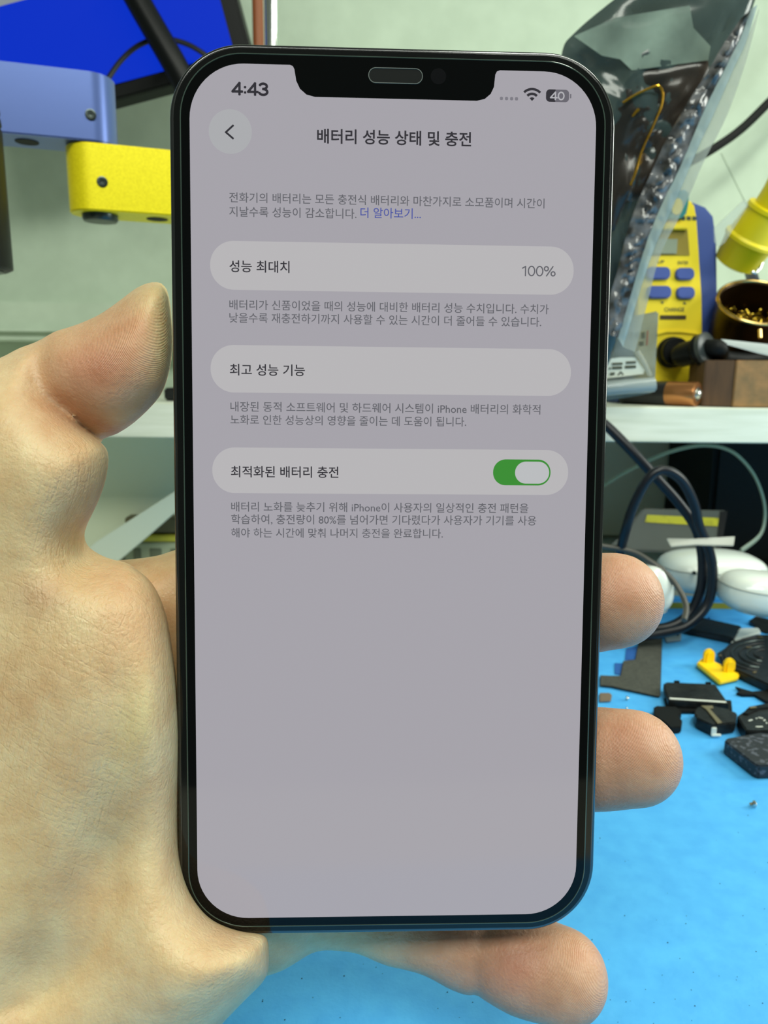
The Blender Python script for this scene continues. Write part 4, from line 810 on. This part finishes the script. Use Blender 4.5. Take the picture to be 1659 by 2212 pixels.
cab([(1290, 1178, .405), (1360, 1190, .402), (1400, 1210, .40), (1440, 1240, .395), (1468, 1275, .39), (1482, 1310, .383), (1478, 1340, .375)], 0.0016, 'thin grey-brown cable curving down beside the white earbud', mat('grey_cable', (70, 68, 60), 0.4))

# ================================================================== phone parts scattered on the mat
def bit(name, pts, h, m, label, cat='phone part', z=0.0004, bev=0.0003, parent=None, kind=None):
    return ob(name, prism(NB(), [G(x, y, z + h) for x, y in pts], Vector((0, 0, -h)), bev), m, parent, label, cat if parent is None else None, kind=kind)
# dark foam sheet with a stepped edge
bit('foam_sheet', [(1296, 1458), (1318, 1459), (1340, 1459), (1346, 1427), (1372, 1424), (1378, 1392), (1382, 1371), (1431, 1371), (1427, 1502), (1424, 1504), (1320, 1482), (1296, 1480)], 0.0006, M['foam'], 'flat grey foam sheet with a stepped edge, between the two fingertips', 'sheet', 0.0008)
bit('clear_blue_tape', [(1353, 1400), (1376, 1396), (1373, 1424), (1350, 1425)], 0.0002, mat('blue_tape', (48, 98, 170), 0.4), 'small blue tape patch beside the stepped foam sheet', 'tape', 0.0003, 0)
bit('clear_blue_tape', [(1328, 1432), (1345, 1433), (1341, 1457), (1328, 1455)], 0.0002, mat('blue_tape2', (48, 98, 170), 0.4), 'smaller blue tape patch in the corner of the stepped foam sheet', 'tape', 0.0003, 0)
bit('contact_plate', [(1295, 1496), (1317, 1496), (1322, 1500), (1320, 1513), (1295, 1514)], 0.0008, M['peach'], 'small brownish contact plate at the phone edge below the foam sheet', 'contact')
cn = bit('flex_connector', [(1432, 1368), (1472, 1366), (1471, 1380), (1440, 1384)], 0.0015, M['paper'], 'small silver flex connector lying above the foam sheet', 'connector')
b = NB(); box(b, G(1464, 1371, 0.0026), (0.0014, 0.001, 0.001), bev=.0002); ob('pin_block', b, M['dsteel'], cn)
# long black module and white piece
bit('black_module', [(1470, 1352), (1500, 1330), (1548, 1340), (1602, 1352), (1586, 1385), (1578, 1376), (1490, 1358)], 0.004, M['chip'], 'long dark rectangular module behind the yellow clip', z=0.0005, bev=0.0006)
bit('white_piece', [(1583, 1360), (1602, 1356), (1640, 1355), (1644, 1364), (1612, 1374), (1580, 1388)], 0.0035, M['whitem'], 'white rubbery piece touching the long dark module', 'piece', bev=0.0008)
bit('flex_cable', [(1618, 1340), (1632, 1330), (1700, 1345), (1700, 1372), (1650, 1366), (1636, 1358)], 0.002, M['chip'], 'dark folded flex cable in front of the nearer earbud case', 'flex cable', bev=0.0004)
# speaker module: layered dark mass with ridges
spk = bit('speaker_module', [(1550, 1408), (1575, 1392), (1600, 1378), (1632, 1370), (1720, 1370), (1720, 1500), (1660, 1478), (1600, 1450), (1560, 1434)], 0.0045, M['chip'], 'large ridged black speaker module behind the yellow clip', z=0.0006, bev=0.0008)
for k in range(5):
    b = NB(); cxx, cyy = 1652, 1412; rr = 18 + 13 * k
    tube(b, [G(cxx + rr * 1.25 * math.cos(t), cyy + rr * .52 * math.sin(t), 0.0053) for t in [math.radians(100 + 12 * j) for j in range(15)]], 0.0005, 6, 2); ob('ridge', b, M['dsteel'] if k % 2 else M['chip'], spk)
for x, y, l, a in ((1618, 1398, .0035, 8), (1642, 1376, .0028, -15), (1556, 1416, .0015, 0), (1630, 1452, .0022, 20)):
    b = NB(); box(b, G(x, y, 0.0056), (l, .0009, .0006), Matrix.Rotation(math.radians(a), 3, 'Z'), .0002); ob('contact', b, M['contact'], spk)
# yellow clip: base bar with two upright round lugs
yc = thing('yellow_clip', G(1548, 1448, .0006), 'bright yellow plastic clip with two upright round lugs', 'clip')
ang = math.atan2((G(1556, 1466) - G(1508, 1440)).y, (G(1556, 1466) - G(1508, 1440)).x)
ob('base_bar', prism(NB(), [G(x, y, .0036) for x, y in ((1505, 1431), (1516, 1420), (1534, 1424), (1570, 1440), (1593, 1446), (1598, 1455), (1594, 1461), (1556, 1470), (1551, 1468))], Vector((0, 0, -.0026)), .0006), M['clipy'], yc)
for x, y in ((1531, 1434), (1575, 1455)):
    c_ = G(x, y, .0025); b = NB(); pts = [(-.0030, 0), (.0030, 0)] + [(.0030 * math.cos(t), .0050 + .0030 * math.sin(t)) for t in [math.pi * k / 10 for k in range(11)]]
    d_ = Vector((math.cos(.1), math.sin(.1), 0)); prism(b, [c_ + d_ * u_ + Vector((0, -.0012, v_)) for u_, v_ in pts], Vector((0, .0040, 0)), .0012); ob('lug', b, M['clipy'], yc)
# silver-edged haptic motor on a black shoe
hm = thing('vibration_motor', G(1508, 1500, .0005), 'dark rectangular vibration motor with a silver front edge painted white for shine', 'phone part')
ob('motor_case', prism(NB(), [G(x, y, .0052) for x, y in ((1433, 1476), (1440, 1473), (1520, 1476), (1546, 1478), (1575, 1520), (1450, 1513), (1444, 1512))], Vector((0, 0, -.0034)), .0005), M['chip'], hm)
b = NB(); tube(b, [G(1446, 1510, .0050), G(1508, 1514, .0050), G(1568, 1518, .0050)], 0.0007, 8, 3); ob('silver_edge', b, M['white'], hm, label='silver edge with its shine painted white')  # white gloss instead of metal puts the shine into the colour
ob('shoe', prism(NB(), [G(x, y, .0018) for x, y in ((1434, 1506), (1580, 1512), (1582, 1533), (1560, 1536), (1470, 1536), (1440, 1530))], Vector((0, 0, -.0012)), .0003), M['blackm'], hm)
for x, y in ((1462, 1473), (1530, 1476)):
    b = NB(); box(b, G(x, y, .0050), (.0026, .0012, .0012), bev=.0002); ob('tab', b, M['blackm'], hm)
bit('bracket', [(1412, 1527), (1418, 1524), (1462, 1526), (1473, 1538), (1466, 1545), (1474, 1556), (1472, 1570), (1450, 1572), (1436, 1560), (1413, 1545)], 0.003, M['blackm'], 'small black plastic bracket just above the lower fingertip', 'bracket', bev=0.0004)
# camera modules
cm = thing('camera_module', G(1540, 1560, .0004), 'black camera module with a bent brass strip and a bright metal corner', 'phone part')
ob('module_body', prism(NB(), [G(x, y, .0056) for x, y in ((1500, 1540), (1505, 1527), (1530, 1522), (1570, 1530), (1593, 1540), (1588, 1560), (1540, 1566), (1525, 1560), (1505, 1550))], Vector((0, 0, -.005)), .0005), M['chip'], cm)
ob('brass_strip', prism(NB(), [G(x, y, .0062) for x, y in ((1514, 1524), (1540, 1524), (1541, 1529), (1533, 1530), (1560, 1560), (1550, 1562), (1526, 1532))], Vector((0, 0, -.0005)), .0001), M['contact'], cm)
b = NB(); g_ = G(1541, 1590, .0008); box(b, (g_.x, g_.y, .0030), (.0022, .0008, .0038), bev=.0003); box(b, (g_.x + .001, g_.y - .0003, .0014), (.0042, .001, .0012), bev=.0003); ob('metal_corner', b, M['white'], cm, label='bright metal corner bracket')
cm2 = thing('camera_module', G(1640, 1560, .0004), 'black camera module with solder pads whitened as glints near the edge of the picture', 'phone part')
ob('module_body', prism(NB(), [G(x, y, .0058) for x, y in ((1592, 1546), (1612, 1532), (1640, 1524), (1720, 1540), (1720, 1576), (1630, 1579), (1612, 1578))], Vector((0, 0, -.005)), .0005), M['chip'], cm2)
for x, y, l, a in ((1621, 1556, .0024, 24), (1634, 1552, .0008, 0), (1643, 1551, .002, -25), (1651, 1556, .0014, 30), (1656, 1562, .0012, 70), (1640, 1570, .0032, 3)):
    b = NB(); box(b, G(x, y, .0060), (l, .0006, .0005), Matrix.Rotation(math.radians(a), 3, 'Z'), .00015); ob('solder_pad', b, M['whitem'], cm2)  # matte white stands in for the tin glints on the pads
ob('flex_arm', prism(NB(), [G(x, y, .0066) for x, y in ((1604, 1540), (1618, 1526), (1660, 1518), (1700, 1516), (1700, 1524), (1640, 1530), (1616, 1542))], Vector((0, 0, -.0008)), .0002), M['black'], cm2)
b = NB(); box(b, G(1626, 1528, .0070), (.0038, .0012, .0005), Matrix.Rotation(math.radians(16), 3, 'Z'), .0002); ob('contact', b, M['contact'], cm2)
fx = bit('flex_cable', [(1588, 1482), (1604, 1487), (1625, 1493), (1660, 1490), (1700, 1500), (1700, 1530), (1655, 1515), (1630, 1500), (1604, 1500), (1590, 1496), (1600, 1492)], 0.0012, M['blackm'], 'forked black flex cable between the speaker module and the camera modules', 'flex cable', z=0.0004, bev=0.0002)
# square battery-like block
qb = bit('black_block', [(1565, 1600), (1570, 1594), (1640, 1582), (1740, 1590), (1740, 1650), (1640, 1654), (1630, 1650)], 0.0055, mat('block_black', (30, 34, 40), 0.5, c2=(80, 84, 94), nscale=420, ndet=5, thr=(0.55, 0.62), bump=0.2), 'black square block with worn grey marks, lowest of the black parts', z=0.0005, bev=0.0005)
def screw(px, py, r, label, tilt):
    t = thing('tiny_screw', G(px, py, .0003), label, 'screw', None); ax_ = Vector(tilt).normalized(); c_ = G(px, py, .0003 + r)
    b = NB(); lathe(b, c_, ax_, [(r * .3, -.0002), (r, 0), (r, r * .7), (r * .5, r * .9), (r * .35, r * .5)], 16); ob('screw_head', b, M['steel'], t)
    b = NB(); lathe(b, c_, -ax_, [(r * .5, 0), (r * .5, r * .5), (r * .42, r * .6), (r * .5, r * .8), (r * .4, r * 1.2)], 12); ob('shank', b, M['contact'], t)
screw(1637, 1668, .0010, 'tiny brass-coloured screw touching the corner of the black square block', (0.2, -.5, .8))
screw(1628, 1736, .0011, 'tiny silver screw alone on the mat below the black square block', (0.8, -.4, .4))
screw(1355, 1508, .0008, 'tiny silver screw on the mat below the stepped foam sheet', (0.1, -.3, .9))
screw(1354, 1530, .0005, 'tiniest screw, just above the lower fingertip', (0.1, -.3, .9))
b = NB()
for k in range(240):
    x, y = random.uniform(560, 1700), random.uniform(1420, 2300); p = G(x, y, 0.0001); s_ = random.uniform(.00008, .00022)
    ellipsoid(b, p, s_, s_ * random.uniform(.6, 1.6), s_ * .5, seg=4)
ob('dust_specks', b, M['blackm'], None, 'fine dark dust specks on the blue mat', 'dust', kind='stuff')
